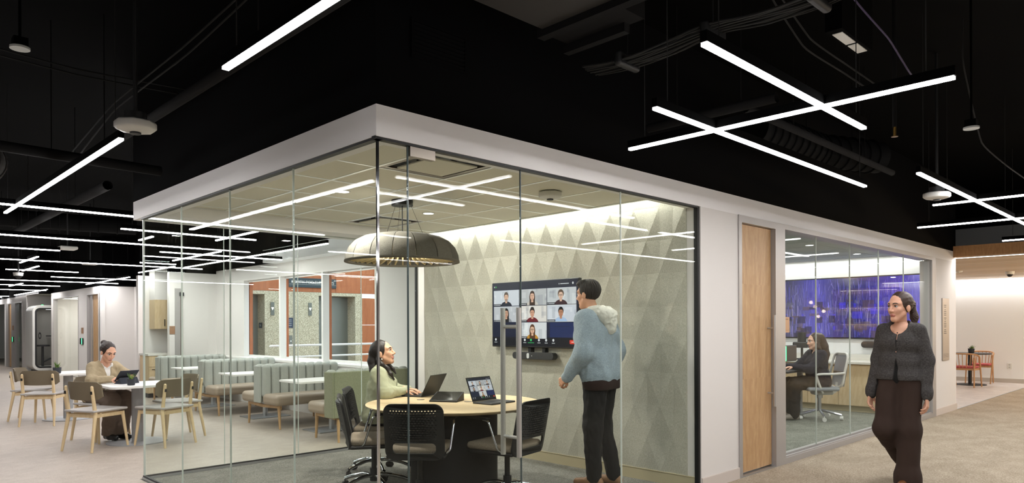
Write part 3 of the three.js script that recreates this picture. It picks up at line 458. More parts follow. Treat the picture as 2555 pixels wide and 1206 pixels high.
// swivel chair with perforated black back, faces +z
function conferenceChair(label, pos, turn) {
  const t = thing('conference_chair', label, 'chair', pos, turn, 'chairs around the meeting table');
  for (let i = 0; i < 5; i++) {
    const a = i * T2 / 5 + 0.3, c = Math.cos(a), s = Math.sin(a), arm = part(t, 'base_arm', tube([[0, 0.125, 0], [0.1 * c, 0.13, 0.1 * s], [0.22 * c, 0.105, 0.22 * s], [0.3 * c, 0.075, 0.3 * s]], 0.017, 12, 8), mat.chrome);
    const cas = part(arm, 'caster', [uvm(new THREE.CylinderGeometry(0.028, 0.028, 0.016, 16).rotateZ(PI / 2).rotateY(-a).translate(0.3 * c - 0.013 * s, 0.028, 0.3 * s + 0.013 * c)), uvm(new THREE.CylinderGeometry(0.028, 0.028, 0.016, 16).rotateZ(PI / 2).rotateY(-a).translate(0.3 * c + 0.013 * s, 0.028, 0.3 * s - 0.013 * c)), cy(0.01, 0.03, 0.3 * c, 0.052, 0.3 * s, 8)], mat.plasticBlack);
  }
  part(t, 'gas_column', [cy(0.035, 0.11, 0, 0.135, 0), cy(0.022, 0.2, 0, 0.29, 0), cy(0.05, 0.04, 0, 0.38, 0)], mat.plasticBlack);
  part(t, 'seat_pan', rb(0.46, 0.03, 0.44, 0.014, 0, 0.405, 0.02, 3), mat.plasticBlack);
  part(t, 'seat_cushion', rb(0.45, 0.06, 0.45, 0.03, 0, 0.447, 0.03, 4), mat.chairSeat);
  const sh = rrShape(0.46, 0.44, 0.07), lower = rrShape(0.34, 0.085, 0.035); lower.curves.forEach(() => 0);
  const hole = (pts) => { const h = new THREE.Path(); pts.forEach(([x, y], i) => i ? h.lineTo(x, y) : h.moveTo(x, y)); h.closePath(); sh.holes.push(h); };
  hole(lower.getPoints(6).slice(0, -1).map((p) => [p.x, p.y - 0.125]).reverse());
  for (let r = 0; r < 13; r++) for (let c = 0; c < 15; c++) { const x = -0.172 + c * 0.0245 + (r & 1 ? 0.012 : 0), y = -0.055 + r * 0.0185, w = 0.0096 - 0.0002 * (12 - r), h = 0.0074 - 0.0002 * (12 - r); if (Math.abs(x) > 0.184) continue; hole([[x - w, y], [x - w * 0.3, y + h], [x + w, y + h * 0.6], [x + w * 0.9, y - h * 0.6], [x + w * 0.2, y - h]]); }
  const g = ext(sh, 0.014, 0.002, 1, 6), p = g.attributes.position;
  for (let i = 0; i < p.count; i++) { const x = p.getX(i), y = p.getY(i); p.setZ(i, p.getZ(i) + 0.9 * x * x - 0.2 * (y + 0.05)); }
  g.computeVertexNormals(); g.translate(0, 0.605, -0.275); part(t, 'perforated_back', uvm(g), mat.plasticBlack);
  for (const s of [-1, 1]) { const a = part(t, 'arm', tube([[s * 0.225, 0.42, -0.1], [s * 0.255, 0.45, -0.08], [s * 0.275, 0.64, -0.02], [s * 0.272, 0.665, 0.0], [s * 0.262, 0.668, 0.05]], 0.009, 24, 8, false, 0.2), mat.chrome); part(a, 'arm_pad', rb(0.06, 0.018, 0.2, 0.009, s * 0.258, 0.682, 0.1), mat.plasticBlack); }
  return t;
}
const TC = [1.87, -1.62];
const cc = conferenceChair('black conference chair seen from behind at the front of the meeting table', [1.3, 0, -1.36], face(0.74, -0.67));
copyOf(cc, [1.9, 0, -0.98], face(-0.2, -0.98), 'black conference chair at the right end of the meeting table by the door handle');
copyOf(cc, [1.3, 0, -2.02], face(0.8, 0.5), 'empty black conference chair at the left end of the meeting table');
copyOf(cc, [1.71, 0, -2.59], face(0.76, 0.65), 'black conference chair under the woman in the green sweater');
{ // meeting table
  const t = thing('meeting_table', 'round pale wood meeting table on a black drum base', 'table', [TC[0], 0, TC[1]]);
  part(t, 'tabletop', uvm(lathe([[0.0, 0.708], [0.72, 0.712], [0.765, 0.732], [0.77, 0.738], [0.765, 0.742], [0, 0.742]], 72)), mat.tableWood);
  part(t, 'drum_base', cy(0.38, 0.708, 0, 0.354, 0, 48), mat.softBlack);
  for (const [x, z] of [[0.11, 0.06], [-0.08, -0.38]]) part(t, 'cable_port', cy(0.035, 0.003, x, 0.743, z, 20), mat.brushed);
}
function laptop(label, pos, turn, lidMat, open = 1.85) {   // hinge along x at the origin, keyboard toward +z
  const t = thing('laptop', label, 'laptop', pos, turn);
  part(t, 'base', rb(0.32, 0.014, 0.22, 0.006, 0, 0.007, 0.11), mat.darkGrey); part(t, 'keyboard', bx(0.27, 0.0015, 0.1, 0, 0.0148, 0.075), mat.plasticBlack); part(t, 'trackpad', bx(0.11, 0.001, 0.065, 0, 0.0145, 0.175), M(0x3a3b3d, 0.4));
  const a = open - PI / 2, lid = rb(0.32, 0.22, 0.007, 0.003, 0, 0.11, 0).rotateX(-a).translate(0, 0.014, 0); const l = part(t, 'lid', lid, mat.plasticBlack);
  const sc = part(l, 'screen', new THREE.PlaneGeometry(0.305, 0.195).translate(0, 0.112, 0.0042).rotateX(-a).translate(0, 0.014, 0), lidMat); return t;
}
// video-call picture shared by the wall screen and one laptop
const callTex = (() => {
  const W = 1280, H = 720, cv = document.createElement('canvas'); cv.width = W; cv.height = H; const c = cv.getContext('2d');
  const R = (f, x, y, w, h) => { c.fillStyle = f; c.fillRect(x, y, w, h); }, E = (f, x, y, a, b) => { c.fillStyle = f; c.beginPath(); c.ellipse(x, y, a, b, 0, 0, T2); c.fill(); };
  R('#1c2238', 0, 0, W, H); R('#181c2e', 0, 0, W, 78); R('#15171f', 0, 622, W, 98); R('#1d2b58', 440 * 2 + 10, 460, 386, 160);
  const tw = 408, th = 186, x0 = 20, y0 = 84;
  const P = [[0, 0, '#cfd3da', '#e0b59a', '#5a4a3e', '#1e2230', 's'], [1, 0, '#b9babb', '#dcb097', '#3d2a20', '#c9c2b8', 'l'], [2, 0, '#c3c6c9', '#e2bda6', '#5a4636', '#3a2026', 'm'], [0, 1, '#bfc1c6', '#c79a80', '#1a1718', '#8d8f94', 'l'], [1, 1, '#dfd9d2', '#d3a084', '#231a18', '#6e2028', 'u'], [2, 1, '#c9cdd6', '#b98263', '#1b1616', '#a9c0de', 's'], [1, 2, '#d6d8da', '#e3b99c', '#5a3a26', '#c08a34', 'l']];
  for (const [i, j, bg, sk, hair, top, kind] of P) {
    const x = x0 + i * (tw + 8), y = y0 + j * (th - 4 + 4), m = x + tw * (i === 0 ? 0.5 : 0.48), s = th / 186; c.save(); c.beginPath(); c.rect(x, y, tw, th - 6); c.clip(); R(bg, x, y, tw, th);
    for (let k = 0; k < 9; k++) { c.globalAlpha = 0.22; const wx = x + hash(k, i * 3 + j) * tw; R(hash(k, j, i + 2) > 0.5 ? '#ffffff' : '#7b8088', wx, y + hash(k, i, 8) * th * 0.5, 12 + hash(k, i, 4) * 60, 20 + hash(k, j, 6) * 120); } c.globalAlpha = 1;
    E(top, m, y + 190, 92, 62); if (kind === 'l') { E(hair, m, y + 92, 44, 58); R(hair, m - 42, y + 90, 84, 90); } if (kind === 'u') E(hair, m, y + 30, 26, 16);
    R(sk, m - 15, y + 112, 30, 36); E(hair, m, y + 66, kind === 'm' ? 42 : 37, 46); { const gs = c.createRadialGradient(m - 6, y + 80, 6, m, y + 86, 50); gs.addColorStop(0, sk); gs.addColorStop(0.55, sk); gs.addColorStop(1, '#8a5f4c'); E(gs, m, y + 84, 31, 43); } c.fillStyle = hair; c.beginPath(); c.ellipse(m, y + 54, 31, kind === 's' ? 15 : 20, 0, PI, T2); c.ellipse(m, y + 54, 27, kind === 's' ? 3 : 6, 0, T2, PI, true); c.fill();
    E('#2a201c', m - 12, y + 79, 4, 2.4); E('#2a201c', m + 12, y + 79, 4, 2.4); R(hair, m - 19, y + 70, 13, 3); R(hair, m + 6, y + 70, 13, 3); E('#a8625a', m, y + 104, 11, 3); E('rgba(120,70,55,0.35)', m, y + 92, 5, 4);
    if ((i === 2 && j === 0) || j === 2) { c.strokeStyle = '#2b2422'; c.lineWidth = 2.5; for (const s2 of [-12, 12]) { c.beginPath(); c.ellipse(m + s2, y + 80, 10, 8, 0, 0, T2); c.stroke(); } }
    if (kind === 's' && i === 0) E('rgba(120,110,104,0.5)', m, y + 112, 24, 14);
    R('rgba(15,16,20,0.7)', x, y + th - 30, 118, 24); R('#c9cbd0', x + 22, y + th - 21, 84, 6); E('#c9cbd0', x + 10, y + th - 18, 4, 6); c.restore();
  }
  c.strokeStyle = '#e8e6d8'; c.lineWidth = 3; c.strokeRect(x0 + 2 * (tw + 8), y0 + th, tw - 2, th - 6);
  R('#0d1226', 940, 500, 230, 4); R('#d8dadd', 26, 34, 12, 16); R('#37b24d', 48, 34, 18, 16); R('#d8dadd', 1040, 40, 120, 8); E('#d8dadd', 1024, 44, 5, 8); E('#d8dadd', 1215, 42, 11, 13);
  [50, 150, 516, 610, 730, 836, 940].forEach((x, k) => { const g = k === 3 ? '#3ec46d' : '#dfe1e4'; E(g, x, 652, 14, 15); R(g, x - (k === 3 ? 46 : 22), 680, k === 3 ? 92 : 44, 6); });
  c.fillStyle = '#d8402f'; c.beginPath(); c.roundRect(1168, 646, 84, 42, 6); c.fill(); R('#f5d9d5', 1192, 664, 36, 7);
  const t = new THREE.CanvasTexture(cv); t.colorSpace = THREE.SRGBColorSpace; return t;
})();
const screenMat = (t, k, rough = 0.25) => { const m = M(0x000000, rough); m.emissive.set(0xffffff); m.emissiveMap = t; m.emissiveIntensity = k; return m; };
laptop('open laptop showing the video call on the meeting table', [2.07, 0.742, -1.44], face(0.12, 1), screenMat(callTex, 0.7), 1.95);
laptop('open laptop seen from behind in front of the woman in green', [2.07, 0.742, -2.23], face(-0.39, -0.92), M(0x303338, 0.2), 2.05);
{
  const t = thing('touch_console', 'slanted black touch console on the meeting table', 'console', [1.9, 0.742, -1.76], face(-0.62, 0.4));
  const s = new THREE.Shape([[-0.11, 0], [0.11, 0], [0.11, 0.012], [-0.1, 0.07], [-0.11, 0.07]].map(([a, b]) => new THREE.Vector2(a, b)));
  part(t, 'body', uvm(ext(s, 0.25, 0.003, 1).rotateY(-PI / 2).translate(0.125, 0, 0)), mat.darkGrey);
  part(t, 'touch_screen', uvm(new THREE.BoxGeometry(0.235, 0.002, 0.2).rotateX(0.27).translate(0, 0.046, 0.005)), MP(0x08080a, 0.06));
}
{ // wall screen and video bar
  const t = thing('wall_screen', 'wide wall screen showing a video call of seven people', 'screen', [3.205, 1.535, -1.915], -PI / 2);
  part(t, 'casing', rb(1.25, 0.7, 0.05, 0.008), mat.plasticBlack); part(t, 'display', new THREE.PlaneGeometry(1.225, 0.675).translate(0, 0.003, 0.0258), screenMat(callTex, 0.85));
  part(t, 'wall_bracket', [b6(-0.15, 0.15, -0.1, 0.1, -0.045, -0.025)], mat.darkGrey);
  rectLight(t, 1.2, 0.66, [0.75, 0.8, 1], 0.28, [0, 0, 0.03], [0, 0, 1]);
  const v = thing('video_bar', 'black video bar with a white centre pill mounted under the wall screen', 'speaker bar', [3.19, 1.1, -1.905], -PI / 2);
  part(v, 'body', uvm(ext(rrShape(0.58, 0.066, 0.032), 0.06, 0.004, 2).translate(0, 0, -0.03)), mat.darkGrey); part(v, 'camera_pill', uvm(ext(rrShape(0.034, 0.056, 0.016), 0.004, 0).translate(-0.06, 0, 0.034)), M(0xcfd2d4, 0.3)); part(v, 'lens', cy(0.004, 0.004, 0, 0, 0, 10).rotateX(PI / 2).translate(-0.005, 0, 0.036), mat.whitePlastic);
  for (const x of [-0.08, 0.12]) part(v, 'bracket', b6(x - 0.02, x + 0.02, 0.03, 0.1, -0.07, -0.01), mat.plasticBlack);
}
// cafe chairs, face +z
function cafeChair(label, pos, turn) {
  const t = thing('cafe_chair', label, 'chair', pos, turn, 'taupe cafe chairs with ash legs');
  for (const s of [-1, 1]) {
    part(t, 'front_leg', bar([s * 0.225, 0, 0.235], [s * 0.19, 0.425, 0.19], 0.013, 0.02, 12), mat.ash);
    const r = part(t, 'rear_leg', [bar([s * 0.225, 0, -0.255], [s * 0.2, 0.42, -0.185], 0.014, 0.022, 12), bar([s * 0.2, 0.42, -0.185], [s * 0.196, 0.735, -0.225], 0.022, 0.017, 12), sp(0.017, s * 0.196, 0.735, -0.225, 10), sp(0.022, s * 0.2, 0.42, -0.185, 10)], mat.ash);
    part(r, 'dark_inlay', b6(s * 0.197 - 0.011, s * 0.197 + 0.011, 0.655, 0.69, -0.24, -0.222), mat.plasticBlack);
    part(t, 'side_rail', strut([s * 0.19, 0.405, 0.19], [s * 0.2, 0.405, -0.185], 0.02, 0.04), mat.ash);
  }
  part(t, 'front_rail', strut([-0.19, 0.405, 0.19], [0.19, 0.405, 0.19], 0.04, 0.02), mat.ash); part(t, 'rear_rail', strut([-0.2, 0.405, -0.185], [0.2, 0.405, -0.185], 0.04, 0.02), mat.ash);
  const g = new RoundedBoxGeometry(0.46, 0.028, 0.46, 4, 0.013), p = g.attributes.position;
  for (let i = 0; i < p.count; i++) { const x = p.getX(i), z = p.getZ(i); p.setX(i, x * (1 + 0.1 * z)); p.setY(i, p.getY(i) + 0.443 + 0.25 * x * x - 0.016 * Math.cos(z * 6) + 0.008); }
  g.computeVertexNormals(); part(t, 'seat', uvm(g), mat.seatGrey);
  const b = new RoundedBoxGeometry(0.5, 0.2, 0.016, 6, 0.007), q = b.attributes.position, b2 = new THREE.BoxGeometry(0.5, 0.2, 0.016, 14, 4, 1), q2 = b2.attributes.position;
  for (let i = 0; i < q2.count; i++) { const x = q2.getX(i), y = q2.getY(i); const round = Math.max(0, Math.abs(x) - 0.2) / 0.05; q2.setY(i, y * (1 - 0.35 * round * round) + 0.69 + 0.012 * Math.sign(y) * (1 - x * x * 16) * 0.5); q2.setZ(i, q2.getZ(i) - 0.222 + 1.35 * x * x - 0.12 * (y)); }
  b2.computeVertexNormals(); part(t, 'backrest', uvm(b2), mat.taupe);
  return t;
}
const cf = cafeChair('cafe chair with its back to the camera at the near cafe table', [0.17, 0, -6.1], face(0.416, -0.215));
copyOf(cf, [0.84, 0, -5.83], face(-0.19, -0.436), 'cafe chair seen through the left glass at the near cafe table');
copyOf(cf, [1.17, 0, -6.36], face(-1, 0.05), 'cafe chair behind the one seen through the glass at the near cafe table');
copyOf(cf, [0.41, 0, -6.84], face(0.33, 0.94), 'cafe chair under the woman with the tablet');
copyOf(cf, [0.2, 0, -8.95], face(0.26, -0.4), 'cafe chair with its back to the camera at the far cafe table');
copyOf(cf, [0.2, 0, -9.78], face(0.362, 0.18), 'leftmost cafe chair at the far cafe table');
copyOf(cf, [1.12, 0, -9.9], face(-0.6, 0.5), 'cafe chair at the far cafe table behind the woman with the tablet');
for (const [x, z, lab] of [[0.66, -6.26, 'square white cafe table where the woman reads her tablet'], [0.6, -9.42, 'square white cafe table farther back on the left']]) {
  const t = thing('cafe_table', lab, 'table', [x, 0, z], 0);
  part(t, 'tabletop', slab(0.78, 0.78, 0.028, 0.09, 0.69), mat.whiteLam); part(t, 'column', cy(0.065, 0.68, 0, 0.35, 0, 32), mat.colGrey); part(t, 'base_plate', [cy(0.34, 0.012, 0, 0.006, 0, 48)], mat.colGrey);
}
function succulent(pos, label, s = 1, spiky = false) {
  const t = thing('potted_plant', label, 'plant', pos, rr(0, 6));
  part(t, 'pot', uvm(lathe([[0, 0], [0.036, 0], [0.042, 0.01], [0.048, 0.075], [0.044, 0.075], [0.042, 0.066], [0, 0.066]].map(([a, b]) => [a * s, b * s]), 20)), mat.pot);
  const blade = (l, w) => { const g = new THREE.ConeGeometry(w, l, 5, 2).translate(0, l / 2, 0); g.scale(1, 1, 0.45); return g; };
  for (let i = 0; i < 26; i++) { const a = rr(0, T2), tilt = spiky ? rr(0.2, 1.0) : rr(0.1, 0.75), l = rr(0.04, 0.085) * s; const g = blade(l, rr(0.006, 0.011) * s).rotateX(tilt).rotateY(a).translate(Math.sin(a) * 0.012 * s, 0.066 * s + (spiky ? 0 : rr(0, 0.02) * s), Math.cos(a) * 0.012 * s); part(t, 'leaf', g, i % 3 ? mat.leafGreen : mat.leafLight ??= M(0x7d8f45, 0.7)); }
}
succulent([0.53, 0.718, -6.05], 'small succulent in a black pot on the near cafe table', 1.0); succulent([0.42, 0.718, -9.25], 'small succulent in a black pot on the far cafe table', 1.2); succulent([16.75, 0.735, -1.0], 'small spiky plant in a black pot on the round alcove table', 1.4, true);
// channel-back booth benches, long side along x
function boothBench(z, label, both) {
  const t = thing('booth_bench', label, 'bench', [2.885, 0, z], 0, both ? 'double booth benches' : undefined), LN = 1.2, n = 9, w = LN / n;
  const sides = both ? [1, -1] : [-1];
  part(t, 'back_core', rb(LN, 0.5, both ? 0.13 : 0.16, 0.03, 0, 0.6, both ? 0 : 0.0), both ? mat.booth : mat.boothGreen);
  if (!both) part(t, 'back_panel', rb(LN, 0.56, 0.03, 0.012, 0, 0.58, 0.085), mat.boothGreen);
  for (const s of sides) {
    for (let i = 0; i < n; i++) { const g = new RoundedBoxGeometry(w - 0.004, 0.47, 0.12, 4, 0.05), p = g.attributes.position; for (let k = 0; k < p.count; k++) { const y = p.getY(k); p.setZ(k, p.getZ(k) * (1 - 0.12 * (y + 0.2)) - s * 0.05 * Math.max(0, y - 0.12)); } g.computeVertexNormals(); part(t, 'channel', uvm(g.translate(-LN / 2 + (i + 0.5) * w, 0.645, s * 0.095)), mat.booth); }
    part(t, 'seat_cushion', rb(LN + 0.02, 0.15, 0.44, 0.055, 0, 0.4, s * 0.345, 4), mat.leather);
    for (const x of [-0.52, 0.52]) { part(t, 'leg', bar([x, 0, s * 0.49], [x, 0.33, s * 0.46], 0.014, 0.024, 10), mat.oak); part(t, 'leg_rail', strut([x, 0.29, 0], [x, 0.31, s * 0.47], 0.03, 0.04), mat.oak); }
  }
  if (both) part(t, 'end_panel', [rb(0.03, 0.52, 0.2, 0.012, -LN / 2 - 0.012, 0.6, 0)], mat.booth);
  else { for (const x of [-0.52, 0.52]) part(t, 'leg', bar([x, 0, 0.06], [x, 0.33, 0.05], 0.014, 0.024, 10), mat.oak); part(t, 'end_panel', rb(0.03, 0.56, 0.2, 0.012, -LN / 2 - 0.012, 0.58, 0), mat.boothGreen); }
  return t;
}
boothBench(-4.47, 'single booth bench with a plain green back beside the back glass', false);
boothBench(-6.44, 'double booth bench nearest the meeting room', true); boothBench(-8.52, 'middle double booth bench with its white table beyond', true); boothBench(-10.6, 'farthest double booth bench before the kitchenette', true);
for (const [z, lab] of [[-5.45, 'white booth table nearest the meeting room'], [-7.48, 'middle white booth table'], [-9.56, 'farthest white booth table']]) {
  const t = thing('booth_table', lab, 'table', [2.87, 0, z]); part(t, 'tabletop', slab(1.24, 0.62, 0.026, 0.03, 0.675), mat.whiteLam); part(t, 'column', cy(0.038, 0.665, 0, 0.343, 0, 24), mat.alu); part(t, 'base_plate', rb(0.62, 0.014, 0.48, 0.005, 0, 0.007, 0), mat.alu); part(t, 'support', rb(0.4, 0.02, 0.06, 0.008, 0, 0.665, 0), mat.alu);
}
{ // kitchenette
  const t = thing('base_cabinet', 'pale wood base cabinet with white counter in the kitchenette', 'cabinet', [2.72, 0, -12.1]);
  part(t, 'carcass', b6(-0.22, 0.22, 0.09, 0.84, -0.28, 0.26), mat.oakPale); part(t, 'toe_kick', b6(-0.21, 0.21, 0, 0.09, -0.28, 0.2), mat.darkGrey); part(t, 'counter', b6(-0.24, 0.24, 0.84, 0.88, -0.28, 0.29), mat.marble);
  part(t, 'drawer', b6(-0.215, -0.005, 0.62, 0.83, 0.262, 0.28), mat.oakPale); for (const [a, b, y] of [[-0.215, -0.005, 0.61], [0.005, 0.215, 0.83]]) { const d = part(t, 'door', b6(a, b, 0.1, y, 0.262, 0.28), mat.oakPale); part(d, 'handle', b6(a + 0.05, b - 0.05, y - 0.05, y - 0.04, 0.281, 0.292), mat.plasticBlack); }
  const u = thing('wall_cabinet', 'pale wood upper cabinet with black bar handles in the kitchenette', 'cabinet', [2.93, 1.37, -12.3]);
  part(u, 'carcass', b6(-0.22, 0.22, 0, 0.6, -0.17, 0.15), mat.oakPale); for (const s of [-1, 1]) { const d = part(u, 'door', b6(s < 0 ? -0.215 : 0.003, s < 0 ? -0.003 : 0.215, 0.005, 0.595, 0.152, 0.17), mat.oakPale); part(d, 'handle', b6(s * 0.035 - 0.006, s * 0.035 + 0.006, 0.06, 0.2, 0.171, 0.19), mat.plasticBlack); }
  struct('trim_kitchen_bulkhead', 'white rounded bulkhead above the kitchenette wall cabinet', [b6(2.71, 3.15, 1.97, 2.6, -12.47, -12.14), b6(2.5, 3.75, 0, 2.47, -12.6, -12.48)], mat.wall);
}
// phone booth
{
  const t = thing('phone_booth', 'white rounded phone booth with dark framed glass door and green status light', 'phone booth', [3.1, 0, -23.4]);
  const outer = rrShape(1.1, 2.02, 0.18), inner = new THREE.Path(rrShape(0.98, 1.86, 0.13).getPoints(8).reverse()); outer.holes.push(inner);
  part(t, 'shell', uvm(ext(outer, 0.98, 0.02, 2, 10).translate(0, 1.08, -0.5)), mat.whitePlastic); part(t, 'back_wall', uvm(ext(rrShape(1.0, 1.9, 0.14), 0.03, 0).translate(0, 1.08, -0.5)), M(0x8d8b85, 0.9));
  const fr = rrShape(1.0, 1.88, 0.14); fr.holes.push(new THREE.Path(rrShape(0.92, 1.8, 0.11).getPoints(8).reverse())); part(t, 'door_frame', uvm(ext(fr, 0.03, 0.004, 1, 10).translate(0, 1.08, 0.475)), mat.plasticBlack);
  part(t, 'door_glass', uvm(ext(rrShape(0.93, 1.81, 0.11), 0.008, 0, 1, 10).translate(0, 1.08, 0.482)), mat.glass); part(t, 'door_handle', uvm(new THREE.TorusGeometry(0.05, 0.014, 8, 20).scale(0.6, 1.7, 1).translate(-0.38, 1.15, 0.53)), mat.plasticBlack);
  part(t, 'plinth', b6(-0.45, 0.45, 0, 0.05, -0.4, 0.42), mat.darkGrey); part(t, 'status_light', b6(-0.32, -0.27, 2.105, 2.125, 0.42, 0.46), glow([0.1, 1, 0.3], 3));
  part(t, 'floor_pad', b6(-0.48, 0.48, 0.14, 0.16, -0.45, 0.45), mat.darkGrey); part(t, 'stool_seat', cy(0.2, 0.05, -0.22, 0.83, 0.05, 24), mat.darkGrey); part(t, 'stool_post', cy(0.035, 0.66, -0.22, 0.48, 0.05, 12), mat.darkGrey); part(t, 'foot_rest', bar([-0.22, 0.3, 0.05], [0.0, 0.42, 0.12], 0.025), mat.darkGrey); part(t, 'shelf_desk', b6(-0.05, 0.45, 1.12, 1.15, -0.35, 0.05), mat.darkGrey);
  part(t, 'ceiling_lamp', cy(0.12, 0.02, 0, 1.99, 0, 20), glow(LED, 2)); rectLight(t, 0.2, 0.2, LED, 12, [0, 1.975, 0], [0, -1, 0]);
}
// far wall signs and readers
for (const [x, y, z, lab] of [[2.945, 1.03, -18.8, 'room display with a green edge beside the far oak door'], [2.585, 1.0, -26.4, 'dark room display with two green edges on the furthest rooms']]) { const t = thing('room_display', lab, 'display', [x, y, z]); part(t, 'casing', rb(0.035, 0.17, 0.26, 0.008, -0.017, 0, 0), mat.plasticBlack); part(t, 'status_led', bx(0.006, 0.16, 0.05, -0.037, 0, 0.1), glow([0.1, 1, 0.35], 2.2)); }
for (const [x, y, z, lab] of [[2.945, 1.32, -18.77, 'small copper room sign above the green edged display'], [2.585, 1.4, -26.4, 'small copper room sign on the furthest rooms']]) { const t = thing('room_sign', lab, 'sign', [x, y, z]); part(t, 'plate', bx(0.012, 0.16, 0.17, -0.006, 0, 0), M(0x9a7559, 0.5)); part(t, 'mark', bx(0.002, 0.008, 0.1, -0.013, 0.04, 0), mat.darkGrey); }
{ const t = thing('room_sign', 'small copper room sign beside the kitchenette doorway', 'sign', [2.83, 1.35, -11.495]); part(t, 'plate', bx(0.1, 0.16, 0.01), M(0x9a7559, 0.5)); part(t, 'mark', bx(0.05, 0.006, 0.002, 0, 0.05, 0.006), mat.darkGrey); }
{ const t = thing('door_jamb', 'pale grey doorway edge with a black closer beside the kitchenette', 'door frame', [3.02, 0, -11.5]); part(t, 'jamb', b6(-0.14, 0.0, 0, 2.18, 0, 0.02), mat.frame); part(t, 'edge', b6(-0.04, 0.0, 0, 2.12, 0.02, 0.03), mat.brushed); part(t, 'closer', b6(-0.06, 0.02, 2.03, 2.1, 0.03, 0.06), mat.darkGrey); }
{ // wall lettering on the far pier, tiny lines of directory text
  const t = thing('wall_directory', 'column of tiny grey directory text on the far white pier', 'sign', [2.597, 0, -24.55]); for (let i = 0; i < 15; i++) part(t, 'text_line', bx(0.002, 0.014, rr(0.08, 0.2), -0.001, 1.88 - i * 0.06 - (i > 12 ? 0.1 : 0), 0), mat.greyPlastic);
}
// lobby sign, lanterns, floor markers, railing and furniture
const textTex = (w, h, bg, draw) => { const cv = document.createElement('canvas'); cv.width = w; cv.height = h; const c = cv.getContext('2d'); c.fillStyle = bg; c.fillRect(0, 0, w, h); draw(c, w, h); const t = new THREE.CanvasTexture(cv); t.colorSpace = THREE.SRGBColorSpace; return t; };
{
  const t = thing('lobby_sign', 'dark sign reading NORTH POD ELEVATORS on the orange wood wall', 'sign', [6.7, 2.5, -12.985]);
  part(t, 'board', bx(1.3, 0.235, 0.03), M(0x2d3a40, 0.5));
  part(t, 'lettering', new THREE.PlaneGeometry(1.3, 0.235).translate(0, 0, 0.0155), M(0xffffff, 0.5, { map: textTex(1040, 188, '#2d3a40', (c, w, h) => { c.fillStyle = '#e6e2d6'; c.font = '78px sans-serif'; c.textBaseline = 'middle'; const s = 'NORTH POD ELEVATORS', m = c.measureText(s).width; c.save(); c.translate(48, h * 0.44); c.scale((w - 96) / m, 1); c.fillText(s, 0, 0); c.restore(); c.fillRect(0, h * 0.68, w, 3); }) }));
}
for (const [x, lab] of [[5.63, 'left elevator lantern with a lit down arrow'], [6.62, 'right elevator lantern with a lit down arrow']]) { const t = thing('elevator_lantern', lab, 'indicator', [x, 1.84, -12.99]); part(t, 'plate', bx(0.09, 0.32, 0.02), mat.elevator); part(t, 'arrow_light', uvm(ext(new THREE.Shape([[-0.034, 0.035], [0.034, 0.035], [0, -0.035]].map(([a, b]) => new THREE.Vector2(a, b))), 0.004, 0).translate(0, 0, 0.01)), glow([1, 1, 1], 2)); }
for (const [x, lab] of [[5.37, 'floor number 5 plate by the left elevator'], [7.86, 'floor number 5 plate by the right elevator']]) { const t = thing('floor_plate', lab, 'sign', [x, 1.44, x < 6 ? -13.2 : -13.2], 0); const tt = textTex(64, 128, '#25333f', (c) => { c.fillStyle = '#eee'; c.font = '64px sans-serif'; c.textAlign = 'center'; c.fillText('5', 32, 86); }); t.position.x = x < 6 ? 5.425 : 7.945; t.position.z = -13.2; t.rotation.y = x < 6 ? -PI / 2 : -PI / 2; part(t, 'plate', bx(0.16, 0.13, 0.01), mat.darkGrey); part(t, 'numeral', new THREE.PlaneGeometry(0.15, 0.125).translate(0, 0, 0.0055), M(0xffffff, 0.5, { map: tt })); }
{ const t = thing('wall_notice', 'blue notice plate on the granite between the elevators', 'sign', [6.1, 1.5, -12.99]); part(t, 'plate', bx(0.13, 0.25, 0.01), M(0x27364f, 0.5)); for (let i = 0; i < 4; i++) part(t, 'text_line', bx(0.08, 0.008, 0.001, -0.015, 0.07 - i * 0.045, 0.0055), mat.whitePlastic); const c = thing('call_panel', 'steel elevator call panel on the granite', 'panel', [6.1, 1.08, -12.99]); part(c, 'plate', bx(0.08, 0.22, 0.012), mat.elevator); part(c, 'button', cy(0.014, 0.006, 0, 0, 0, 12).rotateX(PI / 2).translate(0, -0.03, 0.008), glow([1, 1, 1], 1.5)); }
